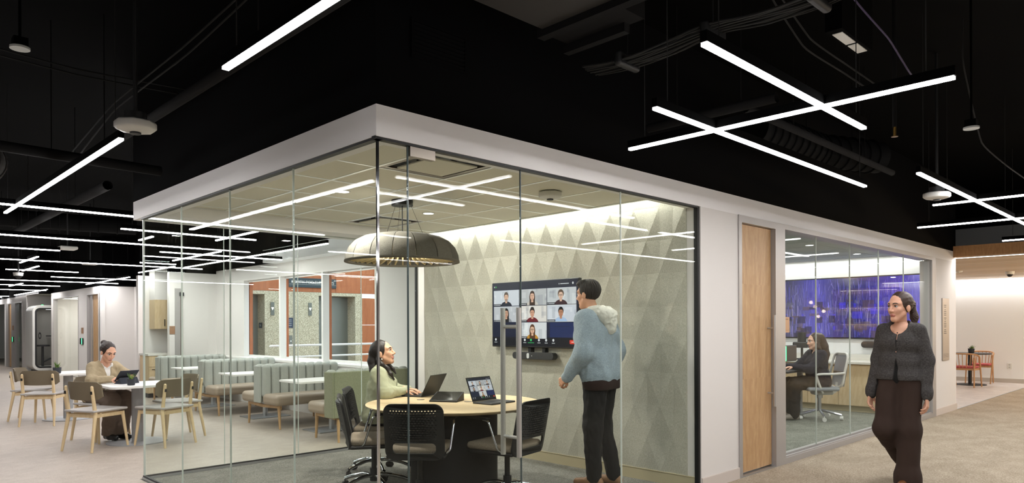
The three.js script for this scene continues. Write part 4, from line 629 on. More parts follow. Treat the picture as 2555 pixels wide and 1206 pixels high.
{
  const t = thing('glass_railing', 'white topped glass railing in the lobby behind the tall windows', 'railing', [3.95, 0, -9.6]);
  part(t, 'top_rail', bar([0, 1.04, 0], [6.5, 1.04, 0], 0.022), mat.whiteLam); part(t, 'mid_rail', bar([0, 0.82, 0], [6.5, 0.82, 0], 0.018), mat.whiteLam); for (let i = 0; i < 5; i++) { part(t, 'glass_panel', b6(0.05 + i * 1.3, 1.25 + i * 1.3, 0.08, 0.98, -0.006, 0.006), mat.glass); part(t, 'post', bar([i * 1.3 + 1.27, 0, 0], [i * 1.3 + 1.27, 1.03, 0], 0.016), mat.alu); }
  const w = thing('lobby_desk', 'white angular lobby desk behind the tall window', 'desk', [6.6, 0, -8.6]); part(w, 'top', b6(-0.5, 0.5, 0.86, 1.0, -0.3, 0.3), mat.whiteLam); part(w, 'side', b6(0.3, 0.5, 0, 0.86, -0.3, 0.3), mat.whiteLam); part(w, 'shelf', b6(-0.5, 0.3, 0.5, 0.58, -0.3, 0.3), mat.whiteLam); part(w, 'leg', b6(-0.5, -0.44, 0, 0.86, -0.3, 0.3), mat.whiteLam);
  const s = thing('lobby_lounge_chair', 'white round lounge chair in the lobby', 'chair', [5.1, 0, -7.4]); part(s, 'seat', uvm(lathe([[0, 0.2], [0.3, 0.22], [0.36, 0.34], [0.3, 0.42], [0, 0.42]], 28)), mat.whiteLam); part(s, 'back', uvm(new THREE.CylinderGeometry(0.37, 0.35, 0.4, 28, 1, true, 0, PI).translate(0, 0.55, 0)), mat.whiteLam); part(s, 'foot', cy(0.2, 0.2, 0, 0.1, 0, 20), mat.alu);
  const l = thing('lobby_lamp', 'small white spot lamp hung in the lobby at the window top', 'lamp', [5.0, 2.32, -7.0]); part(l, 'shade', cy(0.06, 0.14, 0, 0, 0, 16, 0.05), mat.whiteLam); part(l, 'arm', bar([0, 0.07, 0], [-0.9, 0.5, 0], 0.008), mat.whiteLam); part(l, 'wall_plate', bx(0.2, 0.1, 0.1, -1.0, 0.5, 0), mat.whiteLam);
}
// ---------- small room: cabinets, screen, desk, chairs ----------
{
  const n = 6, w = 0.5;
  for (let i = 0; i < n; i++) { const z = -0.3 - i * w - w / 2, t = thing('base_cabinet', ['base cabinet unit nearest the window under the blue screen', 'second base cabinet unit from the window', 'third base cabinet unit from the window', 'fourth base cabinet unit from the window', 'fifth base cabinet unit from the window', 'innermost base cabinet unit under the blue screen'][i], 'cabinet', [9.98, 0, z], -PI / 2); part(t, 'carcass', b6(-w / 2, w / 2, 0.1, 0.77, -0.28, 0.26), mat.oakPale); part(t, 'toe_kick', b6(-w / 2, w / 2, 0, 0.1, -0.28, 0.2), mat.baseOlive); const d = part(t, 'door', b6(-w / 2 + 0.003, w / 2 - 0.003, 0.105, 0.762, 0.262, 0.28), mat.oakPale); part(d, 'handle', i % 2 ? b6(-0.2, -0.19, 0.55, 0.68, 0.281, 0.296) : b6(0.12, 0.22, 0.735, 0.745, 0.281, 0.296), mat.plasticBlack); }
  const c = thing('countertop', 'white stone countertop along the cabinets under the blue screen', 'countertop', [9.97, 0.77, -1.8]); part(c, 'slab', rb(0.62, 0.04, 3.06, 0.006, 0, 0.02, 0), mat.marble); part(c, 'upstand', b6(0.285, 0.305, 0.04, 0.14, -1.53, 1.53), mat.marble);
}
{
  const W = 1024, H = 512, cv = document.createElement('canvas'); cv.width = W; cv.height = H; const c = cv.getContext('2d'); const gr = c.createLinearGradient(0, 0, W, 0); for (const [a, b] of [[0, '#2c2840'], [0.12, '#3a3a52'], [0.3, '#3f3d8c'], [0.55, '#26264a'], [0.75, '#2e2a78'], [1, '#2a2690']]) gr.addColorStop(a, b); c.fillStyle = gr; c.fillRect(0, 0, W, H);
  for (let i = 0; i < 900; i++) { const x = rnd() * W, y = rnd() * H * 0.9, l = 20 + rnd() * 130, hot = rnd(); c.strokeStyle = `rgba(${60 + hot * 130 | 0},${55 + hot * 120 | 0},${150 + rnd() * 105 | 0},${0.12 + rnd() * 0.4})`; c.lineWidth = 1 + rnd() * 3; c.beginPath(); c.moveTo(x, y); c.lineTo(x + (rnd() - 0.5) * 26, y + l); c.stroke(); }
  for (let i = 0; i < 90; i++) { const x = rnd() * W, y = H * (0.35 + 0.6 * rnd()); c.fillStyle = ['rgba(70,55,50,0.5)', 'rgba(24,22,40,0.6)', 'rgba(110,105,100,0.25)', 'rgba(50,45,190,0.5)'][i % 4]; c.fillRect(x, y, 10 + rnd() * 70, 8 + rnd() * 60); }
  const tx = new THREE.CanvasTexture(cv); tx.colorSpace = THREE.SRGBColorSpace;
  const t = thing('wall_display', 'very wide wall display with blue and violet streaks in the small room', 'screen', [10.25, 1.69, -1.42], -PI / 2); part(t, 'casing', rb(2.42, 1.04, 0.05, 0.006), mat.plasticBlack); part(t, 'display', new THREE.PlaneGeometry(2.38, 1.0).translate(0, 0, 0.0256), screenMat(tx, 1.5, 0.12)); rectLight(t, 2.3, 0.9, [0.45, 0.42, 1], 0.22, [0, 0, 0.03], [0, 0, 1]);
  const v = thing('sound_bar', 'grey sound bar on the wall under the blue display', 'speaker bar', [10.24, 1.075, -0.72], -PI / 2); part(v, 'body', uvm(ext(rrShape(0.8, 0.1, 0.048), 0.06, 0.004, 2).translate(0, 0, -0.03)), mat.darkGrey); part(v, 'wall_plate', bx(0.2, 0.06, 0.02, 0, 0, -0.03), mat.darkGrey);
  const k = thing('conference_camera', 'black camera on a round foot standing on the counter', 'camera', [9.95, 0.81, -2.0]); part(k, 'foot', cy(0.1, 0.02, 0, 0.01, 0, 24), mat.plasticBlack); part(k, 'neck', cy(0.02, 0.2, 0, 0.11, 0, 12), mat.plasticBlack); part(k, 'body', rb(0.18, 0.1, 0.26, 0.02, 0, 0.25, 0), mat.darkGrey); part(k, 'head', cy(0.07, 0.17, 0, 0.38, 0, 24), mat.darkGrey);
}
{ const t = thing('desk', 'dark topped desk with grey legs in the small room', 'desk', [8.15, 0, -1.95], 0.05); part(t, 'desktop', rb(0.75, 0.03, 1.3, 0.006, 0, 0.72, 0), mat.darkGrey); for (const [x, z] of [[0.33, 0.55], [-0.33, 0.55], [0.33, -0.55], [-0.33, -0.55]]) part(t, 'leg', b6(x - 0.03, x + 0.03, 0, 0.705, z - 0.03, z + 0.03), mat.colGrey); }
function taskChair(label, pos, turn) {
  const t = thing('task_chair', label, 'chair', pos, turn, 'white task chairs in the small room');
  for (let i = 0; i < 5; i++) { const a = i * T2 / 5 + 0.2, c = Math.cos(a), s = Math.sin(a); const arm = part(t, 'base_arm', strut([0.02 * c, 0.14, 0.02 * s], [0.3 * c, 0.075, 0.3 * s], 0.03, 0.022), mat.alu); part(arm, 'caster', [uvm(new THREE.CylinderGeometry(0.03, 0.03, 0.045, 16).rotateZ(PI / 2).rotateY(-a).translate(0.3 * c, 0.03, 0.3 * s)), cy(0.01, 0.03, 0.3 * c, 0.06, 0.3 * s, 8)], mat.whitePlastic); }
  part(t, 'gas_column', [cy(0.028, 0.2, 0, 0.23, 0), cy(0.05, 0.06, 0, 0.35, 0)], mat.alu); part(t, 'tilt_housing', rb(0.16, 0.07, 0.3, 0.03, 0, 0.4, -0.04, 3), mat.greyPlastic); part(t, 'seat', rb(0.48, 0.06, 0.47, 0.03, 0, 0.465, 0.03, 4), mat.meshGrey);
  const arc = (pts, r) => tube(pts, r, 40, 8); part(t, 'back_frame', arc([[0, 0.47, -0.23], [-0.2, 0.52, -0.24], [-0.225, 0.7, -0.27], [-0.2, 0.95, -0.33], [0, 0.98, -0.345], [0.2, 0.95, -0.33], [0.225, 0.7, -0.27], [0.2, 0.52, -0.24], [0, 0.47, -0.23]], 0.018), mat.whitePlastic); part(t, 'spine', tube([[0, 0.4, -0.1], [0, 0.42, -0.24], [0, 0.55, -0.27]], 0.025, 16, 8), mat.whitePlastic);
  const g = new THREE.PlaneGeometry(0.42, 0.46, 8, 8), p = g.attributes.position; for (let i = 0; i < p.count; i++) { const y = p.getY(i); p.setZ(i, -0.28 - 0.18 * (y + 0.0) - 0.5 * p.getX(i) ** 2 * 0.6 - 0.02); } g.translate(0, 0.73, 0); g.computeVertexNormals(); part(t, 'mesh_back', g, MP(0x8f949a, 1, { transmission: 0.45, thickness: 0 })); part(t, 'lumbar', rb(0.38, 0.07, 0.02, 0.01, 0, 0.68, -0.305), M(0x6f6a5c, 0.7));
  for (const s of [-1, 1]) part(t, 'arm_loop', tube([[s * 0.24, 0.7, -0.26], [s * 0.27, 0.69, -0.1], [s * 0.275, 0.685, 0.13], [s * 0.26, 0.64, 0.15], [s * 0.2, 0.43, 0.05], [s * 0.08, 0.4, -0.02]], 0.018, 32, 8), mat.whitePlastic);
  return t;
}
const tch = taskChair('white task chair under the woman in navy', [8.5, 0, -1.12], face(-0.72, -0.7)); copyOf(tch, [7.42, 0, -1.75], face(0.5, -0.5), 'white task chair half hidden by the window frame');
{ const t = thing('room_display', 'black room display with a green edge on the long window', 'display', [5.05, 1.117, -0.03]); part(t, 'casing', rb(0.29, 0.165, 0.03, 0.008, 0, 0, 0), mat.plasticBlack); part(t, 'status_led', bx(0.028, 0.15, 0.006, -0.125, 0, 0.016), glow([0.08, 1, 0.3], 2.4)); }
{ const tt = textTex(256, 256, '#b98d66', (c) => { c.fillStyle = '#3a2c20'; c.font = 'bold 30px sans-serif'; c.fillText('DOWNTOWN', 24, 46); c.font = 'bold 30px sans-serif'; c.fillText('502', 24, 176); c.fillRect(24, 196, 16, 6); c.fillRect(20, 218, 216, 3); });
  const t = thing('room_sign', 'copper room sign on the long window above the green edged display', 'sign', [4.987, 1.412, -0.042]); part(t, 'plate', bx(0.17, 0.16, 0.008), M(0xb98d66, 0.5)); part(t, 'print', new THREE.PlaneGeometry(0.168, 0.158).translate(0, 0, 0.0046), M(0xffffff, 0.5, { map: tt })); }
{ const t = thing('wall_plaque', 'tall slim metal plaque with small engraved lines on the end pier', 'sign', [10.61, 1.325, 0.008]); part(t, 'plate', rb(0.37, 0.985, 0.016, 0.006), M(0xa8a098, 0.35, { metalness: 0.7 })); let y = 0.41; for (let i = 0; i < 15; i++) { y -= [2, 6, 12].includes(i) ? 0.045 : 0.028; part(t, 'text_line', bx([0.13, 0.11, 0.06, 0.12, 0.12, 0.12, 0.13, 0.06, 0.08, 0.13, 0.13, 0.12, 0.1, 0.13, 0.14][i], 0.01, 0.001, -0.05, y, 0.0085), mat.darkGrey); } for (const k of [0, 1, 2]) part(t, 'engraved_line', bx(0.3, 0.004, 0.001, 0, -0.39 - k * 0.022, 0.0085), mat.darkGrey); }
// ---------- alcove: round table, spindle chairs, outlet ----------
{ const t = thing('alcove_table', 'round black cafe table in the seating alcove', 'table', [16.85, 0, -1.05]); part(t, 'tabletop', cy(0.42, 0.028, 0, 0.72, 0, 48), mat.darkGrey); part(t, 'column', cy(0.038, 0.7, 0, 0.36, 0, 20), mat.plasticBlack); part(t, 'base_plate', cy(0.33, 0.012, 0, 0.006, 0, 40), mat.plasticBlack); }
function spindleChair(label, pos, turn) {
  const t = thing('spindle_chair', label, 'chair', pos, turn, 'wooden spindle chairs in the alcove'); const at = (a) => [0.265 * Math.sin(a), 0.745 - 0.09 * Math.abs(a / 1.75) ** 3, -0.02 - 0.25 * Math.cos(a)];
  const top = []; for (let i = 0; i <= 16; i++) top.push(at(-1.75 + i * 3.5 / 16)); part(t, 'bow_rail', tube(top, 0.017, 40, 8), mat.walnut);
  for (let i = 0; i < 9; i++) { const a = -1.2 + i * 0.3, p = at(a); part(t, 'spindle', bar([p[0] * 0.84, 0.44, p[2] * 0.85], p, 0.0075, 0.0075, 8), mat.walnut); }
  for (const s of [-1, 1]) { const p = at(s * 1.7); part(t, 'front_leg', bar([s * 0.25, 0, 0.24], [p[0], p[1], p[2]], 0.014, 0.017, 10), mat.walnut); part(t, 'rear_leg', bar([s * 0.22, 0, -0.25], [s * 0.21, 0.66, -0.2], 0.014, 0.017, 10), mat.walnut); part(t, 'side_rail', strut([s * 0.23, 0.4, 0.12], [s * 0.21, 0.4, -0.2], 0.02, 0.04), mat.walnut); }
  part(t, 'rear_rail', strut([-0.21, 0.4, -0.2], [0.21, 0.4, -0.2], 0.04, 0.02), mat.walnut); part(t, 'front_rail', strut([-0.23, 0.4, 0.17], [0.23, 0.4, 0.17], 0.04, 0.02), mat.walnut); part(t, 'seat', rb(0.44, 0.045, 0.42, 0.02, 0, 0.445, -0.01, 3), mat.redSeat);
  return t;
}
const sc = spindleChair('spindle back chair with red seat nearer the corridor in the alcove', [16.17, 0, -0.98], face(1, 0.02)); copyOf(sc, [17.55, 0, -1.0], face(-1, 0.02), 'spindle back chair with red seat against the cream alcove wall');
{ const t = thing('wall_outlet', 'white wall outlet on the cream alcove wall', 'outlet', [17.995, 0.4, -0.5]); part(t, 'plate', rb(0.012, 0.14, 0.09, 0.004), mat.whitePlastic); for (const y of [-0.03, 0.03]) part(t, 'socket', bx(0.003, 0.035, 0.03, -0.007, y, 0), mat.greyPlastic); }
// lounge shelves and globe pendants outside the picture that the long window mirrors
{
  const u = thing('shelf_unit', 'lit walnut shelf unit on the lounge wall outside the picture', 'shelf', [17.8, 0, 3.5], -PI / 2); part(u, 'back', b6(-0.8, 0.8, 0.5, 2.35, -0.2, -0.18), M(0x7d654a, 0.7)); for (const x of [-0.8, 0.8]) part(u, 'side', b6(x - 0.02, x + 0.02, 0, 2.35, -0.2, 0.2), mat.walnut); part(u, 'base', b6(-0.78, 0.78, 0, 0.5, -0.2, 0.2), mat.walnut);
  for (const y of [0.95, 1.4, 1.85, 2.33]) { part(u, 'shelf', b6(-0.78, 0.78, y, y + 0.03, -0.18, 0.2), mat.walnut); part(u, 'shelf_light', b6(-0.75, 0.75, y - 0.008, y - 0.002, -0.16, -0.14), glow(WARM, 3)); const l = rectLight(u, 1.5, 0.02, WARM, 40, [0, y - 0.012, -0.15], [0, -1, 0]); }
  for (const [y, x, k] of [[0.98, -0.5, 0], [0.98, 0.3, 1], [1.43, -0.3, 2], [1.43, 0.4, 3], [1.88, -0.45, 4], [1.88, 0.35, 5]]) { const t = thing('vase', ['low glass vase on the bottom lounge shelf', 'dark bowl on the bottom lounge shelf', 'ribbed vase on the middle lounge shelf', 'pale vase on the middle lounge shelf', 'glass globe vase on the top lounge shelf', 'square dark vase on the top lounge shelf'][k], 'vase', [17.85, y, 3.5 + x]); part(t, 'body', uvm(lathe([[0, 0], [0.06, 0], [0.1, 0.1], [0.085, 0.2], [0.05, 0.24], [0.045, 0.24], [0.08, 0.19], [0, 0.02]], 20)), k % 2 ? mat.darkGrey : mat.whitePlastic); }
  for (let i = 0; i < 14; i++) { const h = rr(0.19, 0.26); const t = solo('book', 'upright book on a lounge shelf outside the picture', 'book', bx(0.16, h, 0.03, 0, h / 2, 0), M([0x3c4658, 0xb9b2a2, 0x6e3328, 0x2a2b2d][i % 4], 0.7), [17.82, i < 7 ? 0.98 : 1.43, (i < 7 ? 3.28 : 3.62) + (i % 7) * 0.033], 0, 'books on the lounge shelves'); }
  for (const [x, y, z, lab] of [[14.3, 1.92, 3.55, 'upper glass globe pendant in the lounge'], [14.9, 1.72, 3.5, 'middle glass globe pendant in the lounge'], [15.2, 1.6, 3.75, 'lower glass globe pendant in the lounge'], [15.5, 1.85, 3.95, 'rear glass globe pendant in the lounge']]) { const t = thing('globe_pendant', lab, 'lamp', [x, y, z]); part(t, 'globe', uvm(lathe([[0.04, 0.12], [0.14, 0.09], [0.19, 0.0], [0.14, -0.09], [0.05, -0.11]], 32)), MP(0xfff4e0, 0.05, { transmission: 1, thickness: 0 })); part(t, 'bulb', sp(0.04, 0, 0, 0, 12), glow(WARM, 14)); part(t, 'socket', cy(0.03, 0.12, 0, 0.17, 0, 16), mat.brass); part(t, 'cord', cy(0.004, 2.5 - y - 0.23, 0, 0.23 + (2.5 - y - 0.23) / 2, 0, 6), mat.plasticBlack); const l = new THREE.PointLight(new THREE.Color().setRGB(...WARM), 5); l.castShadow = true; l.name = 'bulb_light'; t.add(l); }
}
// ---------- people: distance fields meshed with surface nets ----------
function netMesh(f, lo, hi, cell, color) {
  const nx = Math.ceil((hi[0] - lo[0]) / cell) + 1, ny = Math.ceil((hi[1] - lo[1]) / cell) + 1, nz = Math.ceil((hi[2] - lo[2]) / cell) + 1, D = new Float32Array(nx * ny * nz), B = 6;
  const id = (x, y, z) => x + nx * (y + ny * z);
  for (let bz = 0; bz < nz; bz += B) for (let by = 0; by < ny; by += B) for (let bX = 0; bX < nx; bX += B) {
    const h = (B - 1) / 2, c = f(lo[0] + (bX + h) * cell, lo[1] + (by + h) * cell, lo[2] + (bz + h) * cell), skip = Math.abs(c) > B * cell * 1.6;
    for (let z = bz; z < Math.min(bz + B, nz); z++) for (let y = by; y < Math.min(by + B, ny); y++) for (let x = bX; x < Math.min(bX + B, nx); x++) D[id(x, y, z)] = skip ? c : f(lo[0] + x * cell, lo[1] + y * cell, lo[2] + z * cell);
  }
  const vi = new Int32Array(nx * ny * nz).fill(-1), pos = [], idx = [];
  for (let z = 0; z < nz - 1; z++) for (let y = 0; y < ny - 1; y++) for (let x = 0; x < nx - 1; x++) {
    let m = 0, sx = 0, sy = 0, sz = 0, n = 0; const v = [];
    for (let k = 0; k < 8; k++) { const d = D[id(x + (k & 1), y + ((k >> 1) & 1), z + (k >> 2))]; v.push(d); if (d < 0) m |= 1 << k; }
    if (m === 0 || m === 255) continue;
    for (let a = 0; a < 8; a++) for (let e = 0; e < 3; e++) { const b = a | (1 << e); if (b === a || ((m >> a) & 1) === ((m >> b) & 1)) continue; const t = v[a] / (v[a] - v[b]); sx += (a & 1) + (e === 0 ? t : 0); sy += ((a >> 1) & 1) + (e === 1 ? t : 0); sz += (a >> 2) + (e === 2 ? t : 0); n++; }
    vi[id(x, y, z)] = pos.length / 3; pos.push(lo[0] + (x + sx / n) * cell, lo[1] + (y + sy / n) * cell, lo[2] + (z + sz / n) * cell);
  }
  const quad = (a, b, c, d, flip) => { if (a < 0 || b < 0 || c < 0 || d < 0) return; flip ? idx.push(a, c, b, a, d, c) : idx.push(a, b, c, a, c, d); };
  for (let z = 1; z < nz - 1; z++) for (let y = 1; y < ny - 1; y++) for (let x = 1; x < nx - 1; x++) {
    const d = D[id(x, y, z)] < 0;
    if (d !== D[id(x + 1, y, z)] < 0) quad(vi[id(x, y - 1, z - 1)], vi[id(x, y, z - 1)], vi[id(x, y, z)], vi[id(x, y - 1, z)], !d);
    if (d !== D[id(x, y + 1, z)] < 0) quad(vi[id(x - 1, y, z - 1)], vi[id(x - 1, y, z)], vi[id(x, y, z)], vi[id(x, y, z - 1)], !d);
    if (d !== D[id(x, y, z + 1)] < 0) quad(vi[id(x - 1, y - 1, z)], vi[id(x, y - 1, z)], vi[id(x, y, z)], vi[id(x - 1, y, z)], !d);
  }
  const g = new THREE.BufferGeometry(), nv = pos.length / 3, nor = new Float32Array(nv * 3), e = cell * 0.5, col = color && new Float32Array(nv * 3), c = [0, 0, 0];
  for (let i = 0; i < nv; i++) {
    const x = pos[3 * i], y = pos[3 * i + 1], z = pos[3 * i + 2]; let a = f(x + e, y, z) - f(x - e, y, z), b = f(x, y + e, z) - f(x, y - e, z), d = f(x, y, z + e) - f(x, y, z - e); const l = Math.hypot(a, b, d) || 1; nor[3 * i] = a / l; nor[3 * i + 1] = b / l; nor[3 * i + 2] = d / l;
    if (color) { color(x, y, z, c); col.set(c, 3 * i); }
  }
  g.setAttribute('position', new THREE.BufferAttribute(new Float32Array(pos), 3)); g.setAttribute('normal', new THREE.BufferAttribute(nor, 3)); if (color) g.setAttribute('color', new THREE.BufferAttribute(col, 3)); g.setIndex(idx);
  const uv = uvm(g); return uv;
}
const smin = (a, b, k) => { const h = Math.max(k - Math.abs(a - b), 0) / k; return Math.min(a, b) - h * h * k * 0.25; };
const smax = (a, b, k) => -smin(-a, -b, k);
function cap(a, b, ra, rb = ra) { const bxx = b[0] - a[0], by = b[1] - a[1], bz = b[2] - a[2], l2 = bxx * bxx + by * by + bz * bz || 1e-9; return (x, y, z) => { const px = x - a[0], py = y - a[1], pz = z - a[2]; let t = (px * bxx + py * by + pz * bz) / l2; t = t < 0 ? 0 : t > 1 ? 1 : t; return Math.hypot(px - bxx * t, py - by * t, pz - bz * t) - (ra + (rb - ra) * t); }; }
function ell(c, r) { return (x, y, z) => { const a = (x - c[0]) / r[0], b = (y - c[1]) / r[1], d = (z - c[2]) / r[2], k0 = Math.hypot(a, b, d), k1 = Math.hypot(a / r[0], b / r[1], d / r[2]); return k1 < 1e-6 ? -Math.min(...r) : k0 * (k0 - 1) / k1; }; }
const uni = (list, k) => (x, y, z) => { let d = list[0](x, y, z); for (let i = 1; i < list.length; i++) d = smin(d, list[i](x, y, z), k); return d; };
const chain = (pts, rs) => pts.slice(1).map((p, i) => cap(pts[i], p, rs[i], rs[i + 1]));
const half = (p, n) => (x, y, z) => (x - p[0]) * n[0] + (y - p[1]) * n[1] + (z - p[2]) * n[2];   // negative behind the plane
const bounds = (pts, m) => [[0, 1, 2].map((k) => Math.min(...pts.map((p) => p[k])) - m), [0, 1, 2].map((k) => Math.max(...pts.map((p) => p[k])) + m)];
const add = (a, b, s = 1) => [a[0] + b[0] * s, a[1] + b[1] * s, a[2] + b[2] * s], mix = (a, b, t) => [0, 1, 2].map((k) => a[k] + (b[k] - a[k]) * t);
const nrm = (a) => { const l = Math.hypot(...a) || 1; return a.map((v) => v / l); }, crs = (a, b) => [a[1] * b[2] - a[2] * b[1], a[2] * b[0] - a[0] * b[2], a[0] * b[1] - a[1] * b[0]];
const lin = (hex) => { const c = new THREE.Color(hex); return [c.r, c.g, c.b]; };
// head in its own frame: centre between the ears, face toward +z
function headField(smile = 0) {
  const base = uni([ell([0, 0.036, -0.012], [0.071, 0.087, 0.093]), ell([0, -0.03, 0.026], [0.053, 0.083, 0.06]), cap([-0.042, -0.05, 0.006], [-0.011, -0.094, 0.054], 0.018, 0.016), cap([0.042, -0.05, 0.006], [0.011, -0.094, 0.054], 0.018, 0.016), cap([-0.009, -0.096, 0.06], [0.009, -0.096, 0.06], 0.0165), cap([-0.037, -0.016 + 0.004 * smile, 0.056], [-0.03, -0.026, 0.06], 0.02), cap([0.037, -0.016 + 0.004 * smile, 0.056], [0.03, -0.026, 0.06], 0.02), cap([-0.045, 0.034, 0.061], [-0.012, 0.033, 0.077], 0.012), cap([0.045, 0.034, 0.061], [0.012, 0.033, 0.077], 0.012)], 0.02);
  const nose = uni([cap([0, 0.02, 0.082], [0, -0.024, 0.104], 0.008, 0.0115), cap([-0.011, -0.029, 0.092], [0.011, -0.029, 0.092], 0.0085)], 0.01), w = 0.02 + 0.007 * smile;
  const lips = uni([cap([-w, -0.059 + 0.006 * smile, 0.075], [0, -0.057, 0.0855], 0.0045, 0.0065), cap([w, -0.059 + 0.006 * smile, 0.075], [0, -0.057, 0.0855], 0.0045, 0.0065), cap([-w * 0.7, -0.0665, 0.0785], [w * 0.7, -0.0665, 0.0785], 0.0068)], 0.006);
  const sock = [-1, 1].map((s) => ell([s * 0.031, 0.012, 0.092], [0.017, 0.011, 0.014])), ears = [-1, 1].map((s) => ell([s * 0.075, -0.006, -0.012], [0.011, 0.031, 0.019]));
  return { f: (x, y, z) => { let d = base(x, y, z); d = smin(d, nose(x, y, z), 0.012); d = smax(d, -sock[0](x, y, z), 0.012); d = smax(d, -sock[1](x, y, z), 0.012); d = smin(d, lips(x, y, z), 0.006); return smin(smin(d, ears[0](x, y, z), 0.012), ears[1](x, y, z), 0.012); }, lips };
}
function basis(pos, yaw, pitch, roll = 0, s = 1) { const e = new THREE.Euler(pitch, yaw, roll, 'YXZ'), m = new THREE.Matrix4().compose(V(...pos), new THREE.Quaternion().setFromEuler(e), V(s, s, s)); return { m, inv: m.clone().invert() }; }
// hand: wrist, direction of the fingers, palm normal, side of the thumb (+1 or -1 along fingers x palm), curl 0..1 for each finger
function handGeo(w, dir, palm, side, curl, skin, s = 1, fold = 0.5) {
  const D = nrm(dir), N = nrm(add(palm, D, -(palm[0] * D[0] + palm[1] * D[1] + palm[2] * D[2]))), S = crs(D, N).map((v) => v * side), at = (u, v, n) => add(add(add(w, D, u * s), S, v * s), N, n * s), fs = [], pts = [w];
  const len = [0.074, 0.08, 0.075, 0.058], off = [0.026, 0.009, -0.009, -0.025], palmF = [];
  off.forEach((o, i) => palmF.push(cap(at(0.006, o * 0.72, 0), at(0.085 - Math.abs(i - 1.2) * 0.006, o, 0), 0.0125 * s, 0.0105 * s)));
  const pf = uni(palmF, 0.012 * s);
  len.forEach((l, i) => { let p = [0.086 - Math.abs(i - 1.2) * 0.006, off[i], 0], a = 0.1; const ps = [p]; [0.45, 0.31, 0.24].forEach((q, k) => { a += curl[i] * [0.9, 1.2, 0.8][k]; p = [p[0] + Math.cos(a) * l * q, p[1] + o2(i) * l * q, p[2] + Math.sin(a) * l * q]; ps.push(p); }); const P = ps.map((v) => at(...v)); pts.push(...P); fs.push(uni(chain(P, [0.0092, 0.0084, 0.0076, 0.0066].map((v) => v * s)), 0.003)); });
  function o2(i) { return [0.1, 0.02, -0.05, -0.14][i]; }
  const th = [[0.02, 0.022, 0.004], [0.05, 0.044, 0.012 + 0.01 * fold], [0.075, 0.052 - 0.012 * fold, 0.02 + 0.018 * fold], [0.098, 0.05 - 0.024 * fold, 0.024 + 0.026 * fold]].map((v) => at(...v)); pts.push(...th); fs.push(uni(chain(th, [0.014, 0.0115, 0.0095, 0.0072].map((v) => v * s)), 0.004));
  const wr = cap(add(w, D, -0.04), w, 0.026 * s, 0.023 * s), all = (x, y, z) => { let d = smin(pf(x, y, z), wr(x, y, z), 0.02); for (const q of fs) d = smin(d, q(x, y, z), 0.006); return d; };
  const [lo, hi] = bounds([...pts, add(w, D, -0.04)], 0.035); return netMesh(all, lo, hi, 0.0036, (x, y, z, c) => { c[0] = skin[0]; c[1] = skin[1]; c[2] = skin[2]; });
}
function eyeGeo() { const g = new THREE.SphereGeometry(0.0125, 20, 14).rotateX(PI / 2), p = g.attributes.position, c = new Float32Array(p.count * 3); for (let i = 0; i < p.count; i++) { const z = p.getZ(i) / 0.0125, k = z > 0.965 ? [0.01, 0.008, 0.006] : z > 0.86 ? [0.09, 0.045, 0.02] : [0.72, 0.7, 0.68]; c.set(k, i * 3); } g.setAttribute('color', new THREE.BufferAttribute(c, 3)); return g; }
const folds = (k, amp, sy = 1) => (x, y, z) => amp * (noise3(x * k, y * k * sy, z * k) + 0.5 * noise3(x * k * 2.1 + 7, y * k * 2.1 * sy, z * k * 2.1));
